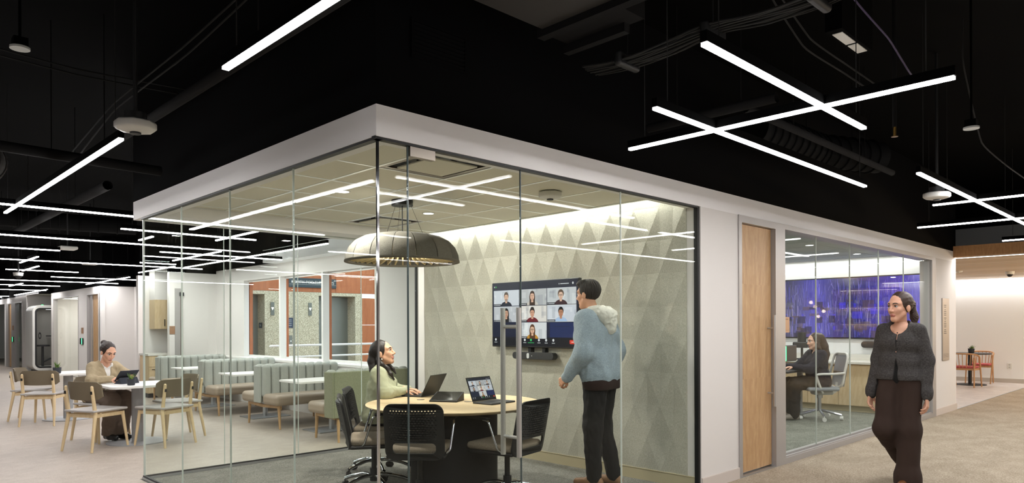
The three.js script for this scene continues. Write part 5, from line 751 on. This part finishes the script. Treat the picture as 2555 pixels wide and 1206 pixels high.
// builds a person from joints; every clothing piece is a field given by the caller
function person(o) {
  const t = thing('person', o.label, 'person', o.pos, o.turn), J = o.J, skin = lin(o.skin), lipc = lin(o.lip), hb = basis(J.head, o.yaw ?? 0, o.pitch ?? 0, o.roll ?? 0, o.headScale ?? 1), hf = headField(o.smile ?? 0), geos = [], v = V();
  const local = (x, y, z) => { v.set(x, y, z).applyMatrix4(hb.inv); return v; };
  const hs = o.headScale ?? 1, chin = V(0, -0.05, -0.02).applyMatrix4(hb.m).toArray(), neck = cap(J.neck, chin, o.neckR ?? 0.052, (o.neckR ?? 0.052) - 0.006);
  const headF = (x, y, z) => { const q = local(x, y, z); return smin(hf.f(q.x, q.y, q.z) * hs, neck(x, y, z), 0.022); };
  const [hlo, hhi] = bounds([J.head, J.neck], 0.15); geos.push(netMesh(headF, hlo, hhi, o.headCell ?? 0.0042, (x, y, z, c) => { const q = local(x, y, z), d = hf.lips(q.x, q.y, q.z), k = d < 0.0006 ? 1 : 0, bl = Math.max(0, 1 - Math.hypot(Math.abs(q.x) - 0.036, q.y + 0.03, q.z - 0.075) / 0.03) * 0.25; for (let i = 0; i < 3; i++) c[i] = (skin[i] * (1 - bl) + lipc[i] * bl) * (1 - k) + lipc[i] * k; }));
  // trunk and limbs under the clothes, one continuous surface
  const tr = [cap(J.shoulderL, J.shoulderR, 0.045), cap(J.pelvis, J.chest, 0.085, 0.09), cap(J.chest, J.neck, 0.07, 0.05), ...chain([J.shoulderL, J.elbowL, J.wristL], [0.045, 0.036, 0.025]), ...chain([J.shoulderR, J.elbowR, J.wristR], [0.045, 0.036, 0.025]), ...chain([J.hipL, J.kneeL, J.ankleL], [0.075, 0.05, 0.036]), ...chain([J.hipR, J.kneeR, J.ankleR], [0.075, 0.05, 0.036]), cap(J.hipL, J.hipR, 0.07)], bodyF = uni(tr, 0.03);
  const all = Object.values(J); const [blo, bhi] = bounds(all, 0.13); geos.push(netMesh(bodyF, blo, bhi, 0.014, (x, y, z, c) => { c[0] = skin[0]; c[1] = skin[1]; c[2] = skin[2]; }));
  for (const h of o.hands) geos.push(handGeo(h.w, h.dir, h.palm, h.side, h.curl, skin, h.s ?? 1, h.fold ?? 0.5));
  const body = mergeGeometries(geos.map((g) => { const n = g.index ? g.toNonIndexed() : g; return n; })); part(t, 'body', body, mat.skin);
  const eg = eyeGeo(), em = MP(0xffffff, 0.2, { vertexColors: true });
  for (const s of [-1, 1]) { part(t, 'eye', eg.clone().scale(hs, hs, hs).applyMatrix4(new THREE.Matrix4().makeTranslation(0, 0, 0)).rotateX(o.gazeX ?? 0).translate(0, 0, 0).applyMatrix4(hb.m.clone().multiply(new THREE.Matrix4().makeTranslation(s * 0.031, 0.0115, 0.0715)).multiply(new THREE.Matrix4().makeScale(1 / hs, 1 / hs, 1 / hs))), em); const br = tube([[s * 0.013, 0.031, 0.0895], [s * 0.03, 0.037, 0.0845], [s * 0.048, 0.031, 0.069]], 0.0044, 10, 6); part(t, 'eyebrow', br.applyMatrix4(hb.m), o.hairMat); part(t, 'eyelid', tube([[s * 0.018, 0.0135, 0.0815], [s * 0.031, 0.0205, 0.0845], [s * 0.045, 0.0135, 0.076]], 0.0026, 10, 6).applyMatrix4(hb.m), o.lidMat ??= M(o.lidColor ?? 0x5a3b30, 0.7)); }
  // hair: scalp cap, cut back from the face, plus the caller's locks, in head coordinates
  const scalp = ell([0, 0.042, -0.024], [o.hairW ?? 0.083, 0.0955, 0.1025]), cut = ell([0, o.hairline ?? -0.022, 0.105], [0.083, 0.092, 0.068]), locks = o.locks ? uni(o.locks, o.lockBlend ?? 0.02) : null, low = o.hairLow ?? -0.06;
  const hairF = (x, y, z) => { const q = local(x, y, z), a = q.x, b = q.y, c = q.z; const fr = Math.max(0, Math.min(1, (c - 0.0) / 0.065)); let d = scalp(a, b, c) + 0.0075 * fr; d = smax(d, -cut(a, b, c), 0.012); d = smax(d, (low + Math.max(0, c + 0.02) * (o.hairRise ?? 1.0)) - b, 0.015); if (locks) d = smin(d, locks(a, b, c), 0.025); const st = o.strand ?? 0.0008, ph = o.tied ? Math.atan2(a, b + 0.03) * 30 : Math.atan2(a, c + 0.02) * 30; return (d + st * (1 - fr * 0.8) * Math.sin(ph + 2.5 * noise3(a * 14, b * 10, c * 14)) + 0.0012 * noise3(a * 26, b * 16, c * 26)) * hs; };
  const lp = (o.lockPts ?? []).map((p) => V(...p).applyMatrix4(hb.m).toArray()); const [rlo, rhi] = bounds([J.head, ...lp], o.hairPad ?? 0.14); part(t, 'hair', netMesh(hairF, rlo, rhi, o.hairCell ?? 0.0048), o.hairMat);
  for (const c of o.clothes) { const f = c.folds ? (x, y, z) => c.f(x, y, z) + c.folds(x, y, z) : c.f, [lo, hi] = bounds(c.pts, c.pad ?? 0.22); const m = part(t, c.name, netMesh(f, lo, hi, c.cell ?? 0.009), c.mat); if (c.label) m.userData.label = c.label; }
  for (const x of o.extras ?? []) { const m = part(t, x.name, x.geo, x.mat); if (x.head) m.geometry.applyMatrix4(hb.m); }
  return t;
}
const minus = (f, ...cuts) => (x, y, z) => { let d = f(x, y, z); for (const c of cuts) d = smax(d, c(x, y, z), 0.008); return d; };
const shoe = (ankle, fwd, mat2, name = 'shoe', L2 = 0.2, heel = 0) => { const F = nrm([fwd[0], 0, fwd[2]]), g = (u, y) => [ankle[0] + F[0] * u, y, ankle[2] + F[2] * u], y0 = ankle[1] - 0.085; const f = uni([cap(g(-0.045, y0 + 0.04 + heel), g(0.03, y0 + 0.045 + heel), 0.04, 0.042), cap(g(0.03, y0 + 0.04), g(L2 - 0.05, y0 + 0.03), 0.042, 0.034), cap(g(-0.02, y0 + 0.075 + heel), g(0.02, y0 + 0.08 + heel), 0.036)], 0.03); return { name, f: smooth(f, y0), pts: [g(-0.08, y0), g(L2, y0 + 0.1)], pad: 0.06, cell: 0.007, mat: mat2 }; };
const smooth = (f, y0) => (x, y, z) => smax(f(x, y, z), y0 - y, 0.006);
const cloth = (hex, rough = 0.9, bump = 0.0008) => M(hex, rough, { bumpMap: knitBump, bumpScale: bump });
const torsoOf = (J, { cr = 0.115, wr = 0.108, hr = 0.12, cx = 0.08, wx = 0.06, hx = 0.08, sr = 0.062, k = 0.08, low = 0 }) => {
  const S = nrm(add(J.shoulderL, J.shoulderR, -1)), H = nrm(add(J.hipL, J.hipR, -1)), waist = add(mix(J.pelvis, J.chest, 0.45), [0, 0, 0]), pel = add(J.pelvis, [0, low, 0]), l = (c, A, w, r) => cap(add(c, A, -w), add(c, A, w), r);
  return [l(J.chest, S, cx, cr), l(waist, S, wx, wr), l(pel, H, hx, hr), cap(add(J.shoulderL, S, -0.03), add(J.shoulderR, S, 0.03), sr), cap(mix(J.shoulderL, J.neck, 0.75), mix(J.shoulderR, J.neck, 0.75), 0.052)];
};
const sleeve = (J, s, r) => chain([J['shoulder' + s], J['elbow' + s], J['wrist' + s]], r);
const legs = (J, r) => ['L', 'R'].flatMap((s) => chain([J['hip' + s], J['knee' + s], J['ankle' + s]], r));
const allPts = (J, ...k) => k.map((n) => J[n]);
{ // woman walking along the corridor
  const J = { pelvis: [0, 0.95, 0], chest: [0, 1.25, 0], neck: [0, 1.425, -0.015], head: [0, 1.56, 0.02], shoulderL: [0.148, 1.365, -0.01], shoulderR: [-0.148, 1.365, -0.01], elbowL: [0.195, 1.1, -0.05], wristL: [0.215, 0.83, 0.01], elbowR: [-0.195, 1.1, -0.02], wristR: [-0.225, 0.83, 0.05], hipL: [0.08, 0.92, 0], hipR: [-0.08, 0.92, 0], kneeL: [0.085, 0.5, 0.05], ankleL: [0.075, 0.09, 0.06], kneeR: [-0.09, 0.5, 0.12], ankleR: [-0.06, 0.2, -0.23] };
  const tweed = M(0xffffff, 0.95, { map: tex(256, 256, (u, v, c, x, y) => { const k = 62 + 26 * (hash(x >> 3, y, 2) - 0.5) + 22 * (hash(x, y) - 0.5) + 12 * tile(u, v, 18); c[0] = k + 3; c[1] = k; c[2] = k - 1; }, [1 / 0.3, 1 / 0.3]), bumpMap: grainBump, bumpScale: 0.002 });
  const jac = uni([...torsoOf(J, { cr: 0.108, wr: 0.112, hr: 0.122, cx: 0.065, wx: 0.06, hx: 0.075, sr: 0.056 }), ...sleeve(J, 'L', [0.057, 0.057, 0.042]), ...sleeve(J, 'R', [0.057, 0.057, 0.042]), cap(J.wristL, add(J.wristL, [0.004, -0.04, 0.006]), 0.043), cap(J.wristR, add(J.wristR, [-0.004, -0.04, 0.006]), 0.043)], 0.035);
  const open = (x, y, z) => Math.max(Math.abs(x) - 0.1 * Math.max(0, 1.13 - y), 0.02 - z);
  const torsoOnly = (x, y, z) => Math.abs(x) < 0.175 ? 0.925 - y : -1;
  const brown = cloth(0x35261f, 0.95, 0.0003);
  const hairMat = M(0x3a281e, 0.55);
  person({ label: 'woman walking in a dark grey cardigan and wide brown trousers', pos: [4.69, 0, 1.13], turn: face(-1, -0.06), J, skin: 0xd9a58a, lip: 0xb06a60, yaw: -0.34, pitch: 0.02, headScale: 1.07, hairMat, tied: 1, hairline: -0.013, neckR: 0.047, hairLow: -0.05, headCell: 0.0038, hands: [{ w: add(J.wristL, [0.004, -0.045, 0.01]), dir: [0.05, -1, 0.12], palm: [-1, 0, 0.2], side: 1, curl: [0.3, 0.35, 0.4, 0.45] }, { w: add(J.wristR, [-0.004, -0.045, 0.01]), dir: [-0.05, -1, 0.12], palm: [1, 0, 0.2], side: -1, curl: [0.3, 0.35, 0.4, 0.45] }],
    locks: [cap([0, 0.05, -0.1], [0, 0.03, -0.135], 0.03), cap([0, 0.03, -0.135], [0.015, -0.08, -0.15], 0.028, 0.03), cap([0.015, -0.08, -0.15], [0.03, -0.2, -0.13], 0.03, 0.012)], lockPts: [[0.03, -0.2, -0.15]],
    clothes: [{ name: 'cardigan', f: minus(jac, torsoOnly, (x, y, z) => -open(x, y, z), (x, y, z) => -cap([0, 1.4, 0.02], [0, 1.62, 0.03], 0.078)(x, y, z)), folds: folds(9, 0.004, 0.5), pts: allPts(J, 'shoulderL', 'shoulderR', 'wristL', 'wristR', 'pelvis', 'neck'), mat: tweed, pad: 0.18, cell: 0.0075 },
      { name: 'black_top', f: minus(uni(torsoOf(J, { cr: 0.097, wr: 0.099, hr: 0.106, cx: 0.06, wx: 0.05, hx: 0.06 }), 0.06), (x, y, z) => y - 1.28), pts: allPts(J, 'shoulderL', 'shoulderR', 'pelvis', 'chest'), mat: cloth(0x0c0b0c, 0.9), pad: 0.14, cell: 0.012 },
      { name: 'trousers', f: minus(uni([cap([-0.06, 0.96, 0], [0.06, 0.96, 0], 0.1), ...legs(J, [0.1, 0.09, 0.092]), cap(J.ankleL, add(J.ankleL, [0, -0.05, 0]), 0.1, 0.105)], 0.05), (x, y, z) => 0.025 - y, (x, y, z) => y - 1.03), folds: folds(7, 0.006, 0.35), pts: allPts(J, 'pelvis', 'hipL', 'hipR', 'ankleL', 'ankleR', 'kneeR'), mat: brown, pad: 0.2, cell: 0.009 },
      shoe(J.ankleL, [0, 0, 1], M(0x6e4322, 0.45), 'shoe', 0.19), { name: 'shoe', f: uni([cap([-0.06, 0.17, -0.26], [-0.06, 0.11, -0.24], 0.04), cap([-0.06, 0.11, -0.24], [-0.055, 0.035, -0.13], 0.04, 0.03)], 0.03), pts: [[-0.06, 0.03, -0.3], [-0.06, 0.2, -0.1]], pad: 0.07, cell: 0.007, mat: M(0x8a5524, 0.45) }],
    extras: [{ name: 'earring', geo: new THREE.TorusGeometry(0.009, 0.002, 8, 16).rotateY(PI / 2).translate(0.079, -0.042, -0.008), mat: mat.brass, head: true }, { name: 'earring', geo: new THREE.TorusGeometry(0.009, 0.002, 8, 16).rotateY(PI / 2).translate(-0.079, -0.042, -0.008), mat: mat.brass, head: true }, ...[0, 1, 2].map((i) => ({ name: 'button', geo: sp(0.006, 0.018, 1.34 - i * 0.07, 0.118 + [0, 0.006, 0.006][i], 8), mat: mat.plasticBlack }))] });
}
{ // man standing before the wall screen
  const J = { pelvis: [0, 0.99, 0], chest: [0, 1.32, 0.05], neck: [0, 1.53, 0.07], head: [0, 1.685, 0.13], shoulderL: [0.195, 1.465, 0.05], shoulderR: [-0.195, 1.465, 0.05], elbowL: [0.27, 1.18, 0.03], wristL: [0.245, 0.97, 0.2], elbowR: [-0.27, 1.18, -0.02], wristR: [-0.27, 0.93, 0.06], hipL: [0.09, 0.97, 0], hipR: [-0.09, 0.97, 0], kneeL: [0.1, 0.53, 0.03], ankleL: [0.1, 0.095, 0.02], kneeR: [-0.1, 0.53, 0.04], ankleR: [-0.09, 0.095, -0.08] };
  const denim = M(0xffffff, 0.9, { map: speckle([146, 160, 170], 24, 30, 12, 0.4, 256), bumpMap: knitBump, bumpScale: 0.0005 });
  const jac = uni([...torsoOf(J, { cr: 0.15, wr: 0.15, hr: 0.148, cx: 0.1, wx: 0.09, hx: 0.085, sr: 0.085 }), ...sleeve(J, 'L', [0.088, 0.074, 0.05]), ...sleeve(J, 'R', [0.088, 0.074, 0.05])], 0.06);
  const hood = uni([cap([-0.09, 1.53, 0.02], [0.09, 1.53, 0.02], 0.06), cap([-0.11, 1.5, 0.07], [-0.07, 1.47, 0.13], 0.04, 0.03), cap([0.11, 1.5, 0.07], [0.07, 1.47, 0.13], 0.04, 0.03), cap([-0.06, 1.5, -0.055], [0.06, 1.5, -0.055], 0.07), cap([0, 1.42, -0.09], [0, 1.38, -0.1], 0.06, 0.045)], 0.06);
  const hairMat = M(0x15100e, 0.6);
  person({ label: 'man in a pale blue jacket with a white hood standing before the wall screen', pos: [2.79, 0, -0.71], turn: face(-0.2, -0.98), J, skin: 0xcf9a7c, lip: 0xa8685c, yaw: -0.1, pitch: 0.05, hairMat, hairLow: -0.055, hairRise: 0.9, headScale: 1.04, strand: 0.003, hands: [{ w: J.wristL, dir: [-0.1, -0.55, 0.8], palm: [-0.9, -0.2, 0], side: 1, curl: [0.5, 0.55, 0.6, 0.65] , s: 1.08 }, { w: J.wristR, dir: [0.05, -1, 0.15], palm: [1, 0, 0.2], side: -1, curl: [0.4, 0.45, 0.5, 0.5], s: 1.08 }], locks: [ell([0, 0.1, 0.04], [0.06, 0.035, 0.06])], 
    clothes: [{ name: 'denim_jacket', f: minus(jac, (x, y, z) => Math.abs(x) < 0.235 && z < 0.19 ? 0.885 - y : -1, (x, y, z) => -cap([0, 1.5, 0.08], [0, 1.7, 0.1], 0.07)(x, y, z)), folds: folds(7, 0.007, 0.6), pts: allPts(J, 'shoulderL', 'shoulderR', 'wristL', 'wristR', 'pelvis', 'neck'), mat: denim, pad: 0.2, cell: 0.0085 },
      { name: 'hood', f: minus(hood, (x, y, z) => -cap([0, 1.55, 0.07], [0, 1.75, 0.1], 0.068)(x, y, z)), folds: folds(14, 0.006, 1), pts: [[-0.15, 1.38, -0.15], [0.15, 1.6, 0.16]], mat: cloth(0xd2d0c6, 0.95), pad: 0.06, cell: 0.007, label: 'off white jersey hood' },
      { name: 'shirt_tail', f: minus(uni([cap([-0.09, 0.93, -0.01], [0.09, 0.93, -0.01], 0.135)], 0.05), (x, y, z) => 0.855 - y, (x, y, z) => y - 0.95), pts: [[-0.2, 0.8, -0.15], [0.2, 1, 0.15]], mat: cloth(0x2a1a18, 0.9), pad: 0.06, cell: 0.01 },
      { name: 'trousers', f: minus(uni([cap([-0.07, 0.95, 0], [0.07, 0.95, 0], 0.12), ...legs(J, [0.112, 0.083, 0.066]), ], 0.04), (x, y, z) => 0.05 - y), folds: folds(9, 0.006, 0.6), pts: allPts(J, 'pelvis', 'ankleL', 'ankleR', 'hipL', 'hipR'), mat: M(0x0d0d0f, 0.95), pad: 0.2, cell: 0.0095 },
      shoe(J.ankleL, [0.1, 0, 1], M(0x8d6748, 0.6), 'shoe', 0.21), shoe(J.ankleR, [-0.1, 0, 1], M(0x8d6748, 0.6), 'shoe', 0.21)] });
}
const sitting = (o = {}) => ({ pelvis: [0, 0.56, -0.02], chest: [0, 0.83, 0.02], neck: [0, 1.02, 0.01], head: [0, 1.155, 0.045], shoulderL: [0.168, 0.96, 0.015], shoulderR: [-0.168, 0.96, 0.015], elbowL: [0.245, 0.78, 0.12], wristL: [0.1, 0.79, 0.3], elbowR: [-0.24, 0.78, 0.12], wristR: [-0.08, 0.79, 0.28], hipL: [0.09, 0.55, 0.0], hipR: [-0.09, 0.55, 0.0], kneeL: [0.1, 0.53, 0.4], ankleL: [0.09, 0.1, 0.4], kneeR: [-0.1, 0.53, 0.4], ankleR: [-0.09, 0.1, 0.36], ...o });
{ // woman in the green sweater at the meeting table
  const J = sitting({ wristL: [0.13, 0.797, 0.27], wristR: [-0.05, 0.797, 0.25], elbowR: [-0.245, 0.79, 0.09] });
  const sage = cloth(0xb0b296, 0.95, 0.0007), hairMat = M(0x1d1310, 0.5), waves = (s) => chain([[s * 0.06, -0.05, -0.05], [s * 0.088, -0.1, -0.02], [s * 0.075, -0.15, 0.025], [s * 0.09, -0.21, 0.045], [s * 0.07, -0.27, 0.06]], [0.024, 0.02, 0.018, 0.016, 0.007]);
  person({ label: 'smiling woman in a sage green sweater sitting at the meeting table', pos: [1.72, 0, -2.57], turn: face(0.76, 0.65), J, skin: 0xe0ad90, lip: 0xc2766a, yaw: -0.16, pitch: -0.24, smile: 1, hairMat, hairLow: -0.07, headCell: 0.0038, hairline: -0.006, neckR: 0.048, hands: [{ w: J.wristL, dir: [-0.2, -0.14, 1], palm: [0, -1, -0.1], side: 1, curl: [0.25, 0.25, 0.28, 0.3], s: 0.94 }, { w: J.wristR, dir: [0.12, -0.14, 1], palm: [0, -1, -0.1], side: -1, curl: [0.2, 0.25, 0.28, 0.3], s: 0.94 }],
    locks: [...waves(-1), ...chain([[0.06, -0.05, -0.05], [0.085, -0.1, -0.01], [0.08, -0.17, 0.03], [0.07, -0.22, 0.05]], [0.02, 0.02, 0.016, 0.007]), ...chain([[0, 0.03, -0.1], [0, -0.05, -0.12], [-0.02, -0.13, -0.115], [-0.01, -0.21, -0.1]], [0.04, 0.05, 0.05, 0.025])], lockPts: [[0.1, -0.27, 0.08], [-0.1, -0.27, -0.14]],
    clothes: [{ name: 'sweater', f: minus(uni([...torsoOf(J, { cr: 0.125, wr: 0.125, hr: 0.135, cx: 0.09, wx: 0.085, hx: 0.09 }), ...sleeve(J, 'L', [0.074, 0.058, 0.036]), ...sleeve(J, 'R', [0.074, 0.058, 0.036]), ell([0.055, 0.86, 0.1], [0.07, 0.07, 0.07]), ell([-0.055, 0.86, 0.1], [0.07, 0.07, 0.07])], 0.05), (x, y, z) => 0.5 - y, (x, y, z) => -cap([0, 1.0, 0.03], [0, 1.2, 0.04], 0.066)(x, y, z)), folds: folds(10, 0.004, 1), pts: allPts(J, 'shoulderL', 'shoulderR', 'wristL', 'wristR', 'pelvis', 'neck'), mat: sage, pad: 0.17, cell: 0.0075 },
      { name: 'trousers', f: uni([cap([-0.07, 0.55, -0.02], [0.07, 0.55, -0.02], 0.12), ...legs(J, [0.105, 0.08, 0.062])], 0.04), folds: folds(8, 0.005), pts: allPts(J, 'pelvis', 'kneeL', 'kneeR', 'ankleL', 'ankleR'), mat: cloth(0x16171b, 0.9), pad: 0.18, cell: 0.012 }, shoe(J.ankleL, [0, 0, 1], M(0x9a9188, 0.7), 'shoe', 0.19), shoe(J.ankleR, [0, 0, 1], M(0x9a9188, 0.7), 'shoe', 0.19)],
    extras: [{ name: 'earring', geo: sp(0.007, -0.079, -0.055, -0.008, 12), mat: M(0xe8e4da, 0.2), head: true }, { name: 'earring', geo: sp(0.007, 0.079, -0.055, -0.008, 12), mat: M(0xe8e4da, 0.2), head: true }, { name: 'teeth', geo: rb(0.034, 0.007, 0.006, 0.003, 0, -0.0605, 0.0875), mat: M(0xe9e4dc, 0.3), head: true }, ...[0, 1, 2, 3].map((i) => ({ name: 'button', geo: sp(0.005, 0, 0.93 - i * 0.055, [0.1, 0.125, 0.148, 0.158][i], 8), mat: M(0x6f7262, 0.6) }))] });
}
{ // woman with the tablet at the cafe table
  const J = sitting({ chest: [0, 0.81, 0.07], neck: [0, 0.975, 0.095], head: [0, 1.095, 0.165], shoulderL: [0.15, 0.915, 0.08], shoulderR: [-0.15, 0.915, 0.08], elbowL: [0.25, 0.77, 0.24], wristL: [0.14, 0.8, 0.4], elbowR: [-0.24, 0.755, 0.2], wristR: [-0.09, 0.775, 0.36], kneeL: [0.1, 0.52, 0.38], kneeR: [-0.1, 0.52, 0.38], ankleL: [0.07, 0.1, 0.3], ankleR: [-0.06, 0.1, 0.26] });
  const cardi = cloth(0xa8977a, 0.95, 0.0012), hairMat = M(0x2b1d17, 0.5);
  const f = uni([...torsoOf(J, { cr: 0.11, wr: 0.115, hr: 0.13, cx: 0.08, wx: 0.075, hx: 0.085, sr: 0.052 }), ...sleeve(J, 'L', [0.066, 0.058, 0.04]), ...sleeve(J, 'R', [0.066, 0.058, 0.04])], 0.05);
  const vee = (x, y, z) => Math.max(Math.abs(x) - 0.012 - 0.28 * Math.max(0, y - 0.78), 0.1 - z, y - 1.1);
  person({ label: 'woman in a beige cardigan looking down at a tablet', pos: [0.4, 0, -6.86], turn: face(0.33, 0.94), J, skin: 0xd8a488, lip: 0xc08478, yaw: -0.05, pitch: 0.42, hairMat, tied: 1, hairline: -0.01, neckR: 0.047, hairLow: -0.055, hands: [{ w: J.wristL, dir: [-0.25, 0.1, 1], palm: [-1, -0.1, -0.2], side: 1, curl: [0.35, 0.4, 0.42, 0.45], s: 0.95 }, { w: J.wristR, dir: [0.3, 0.05, 1], palm: [0.5, -0.8, 0], side: -1, curl: [0.2, 0.35, 0.4, 0.45], s: 0.95 }], locks: [ell([0, 0.075, -0.13], [0.04, 0.038, 0.036])], lockPts: [[0, 0.09, -0.18]],
    clothes: [{ name: 'cardigan', f: minus(f, (x, y, z) => 0.48 - y, (x, y, z) => -vee(x, y, z), (x, y, z) => -cap([0, 0.955, 0.1], [0, 1.13, 0.15], 0.068)(x, y, z)), folds: folds(10, 0.006, 0.8), pts: allPts(J, 'shoulderL', 'shoulderR', 'wristL', 'wristR', 'pelvis', 'neck'), mat: cardi, pad: 0.17, cell: 0.0085 },
      { name: 'white_shirt', f: minus(uni(torsoOf(J, { cr: 0.099, wr: 0.098, hr: 0.108, cx: 0.072, wx: 0.06, hx: 0.07, sr: 0.045 }), 0.06), (x, y, z) => y - 0.965, (x, y, z) => -cap([0, 0.97, 0.13], [0, 1.1, 0.16], 0.055)(x, y, z)), pts: allPts(J, 'shoulderL', 'shoulderR', 'pelvis', 'neck'), mat: cloth(0xdedad4, 0.9), pad: 0.15, cell: 0.011 },
      { name: 'trousers', f: minus(uni([cap([-0.075, 0.55, -0.02], [0.075, 0.55, -0.02], 0.125), ...legs(J, [0.11, 0.092, 0.082]), ], 0.04), (x, y, z) => 0.07 - y), folds: folds(8, 0.006), pts: allPts(J, 'pelvis', 'kneeL', 'kneeR', 'ankleL', 'ankleR'), mat: cloth(0x6f6055, 0.9), pad: 0.18, cell: 0.011 }, shoe(J.ankleL, [0.1, 0, 1], M(0x0e0d0d, 0.3), 'shoe', 0.19), shoe(J.ankleR, [-0.05, 0, 1], M(0x0e0d0d, 0.3), 'shoe', 0.19)] });
  const t = thing('tablet', 'tablet in a dark folding case held on the near cafe table', 'tablet', [0.575, 0.718, -6.42], face(-0.33, -0.94)), a = -0.75;
  part(t, 'case', rb(0.25, 0.178, 0.012, 0.005, 0, 0.09, 0).rotateX(a).translate(0, 0.03, 0.04), M(0x22252d, 0.8)); part(t, 'display', new THREE.PlaneGeometry(0.235, 0.16).translate(0, 0.09, 0.0065).rotateX(a).translate(0, 0.03, 0.04), screenMat(textTex(64, 48, '#cfd4da', (c) => { c.fillStyle = '#8b93a0'; for (let i = 0; i < 6; i++) c.fillRect(6, 6 + i * 7, 40, 2); }), 0.6)); part(t, 'folded_stand', uvm(ext(new THREE.Shape([[0.05, 0], [-0.09, 0], [-0.05, 0.07]].map(([x, y]) => new THREE.Vector2(x, y))), 0.23, 0.003, 1).rotateY(-PI / 2).translate(0.115, 0.002, 0)), M(0x262932, 0.8));
}
{ // woman at the desk in the small room
  const J = sitting({ wristL: [0.1, 0.79, 0.42], wristR: [-0.12, 0.79, 0.44], elbowL: [0.22, 0.76, 0.22], elbowR: [-0.22, 0.76, 0.22] });
  const hairMat = M(0x3d2b20, 0.5);
  person({ label: 'woman in a navy sweater with long brown hair at the desk in the small room', pos: [8.48, 0, -1.14], turn: face(-0.75, -0.66), J, skin: 0xdcae96, lip: 0xb56e66, yaw: 0.0, pitch: 0.08, hairMat, hairLow: -0.075, headCell: 0.0055, hands: [{ w: J.wristL, dir: [-0.1, -0.1, 1], palm: [0, -1, 0], side: 1, curl: [0.25, 0.25, 0.28, 0.3], s: 0.95 }, { w: J.wristR, dir: [0.1, -0.1, 1], palm: [0, -1, 0], side: -1, curl: [0.25, 0.25, 0.28, 0.3], s: 0.95 }],
    locks: [...chain([[0, 0.05, -0.09], [0, -0.08, -0.125], [0, -0.2, -0.15], [0.01, -0.33, -0.15]], [0.07, 0.075, 0.065, 0.025]), ...[-1, 1].flatMap((s) => chain([[s * 0.07, 0.0, -0.02], [s * 0.082, -0.09, -0.02], [s * 0.09, -0.18, -0.05], [s * 0.07, -0.28, -0.1]], [0.022, 0.026, 0.028, 0.012]))], lockPts: [[0.12, -0.36, -0.2], [-0.12, -0.36, 0.02]], hairCell: 0.007,
    clothes: [{ name: 'sweater', f: minus(uni([...torsoOf(J, { cr: 0.13, wr: 0.13, hr: 0.14, cx: 0.09, wx: 0.085, hx: 0.09 }), ...sleeve(J, 'L', [0.076, 0.06, 0.042]), ...sleeve(J, 'R', [0.076, 0.06, 0.042])], 0.05), (x, y, z) => 0.5 - y, (x, y, z) => -cap([0, 1.02, 0.02], [0, 1.2, 0.04], 0.066)(x, y, z)), folds: folds(10, 0.005), pts: allPts(J, 'shoulderL', 'shoulderR', 'wristL', 'wristR', 'pelvis', 'neck'), mat: cloth(0x171a2a, 0.95), pad: 0.17, cell: 0.011 },
      { name: 'trousers', f: uni([cap([-0.07, 0.55, -0.02], [0.07, 0.55, -0.02], 0.125), ...legs(J, [0.11, 0.09, 0.08])], 0.04), folds: folds(8, 0.006), pts: allPts(J, 'pelvis', 'kneeL', 'kneeR', 'ankleL', 'ankleR'), mat: cloth(0x0d0d0e, 0.9), pad: 0.18, cell: 0.013 }, shoe(J.ankleL, [0, 0, 1], M(0x9a9188, 0.7), 'shoe', 0.19), shoe(J.ankleR, [0, 0, 1], M(0x9a9188, 0.7), 'shoe', 0.19)] });
}
renderer.render(scene, camera);
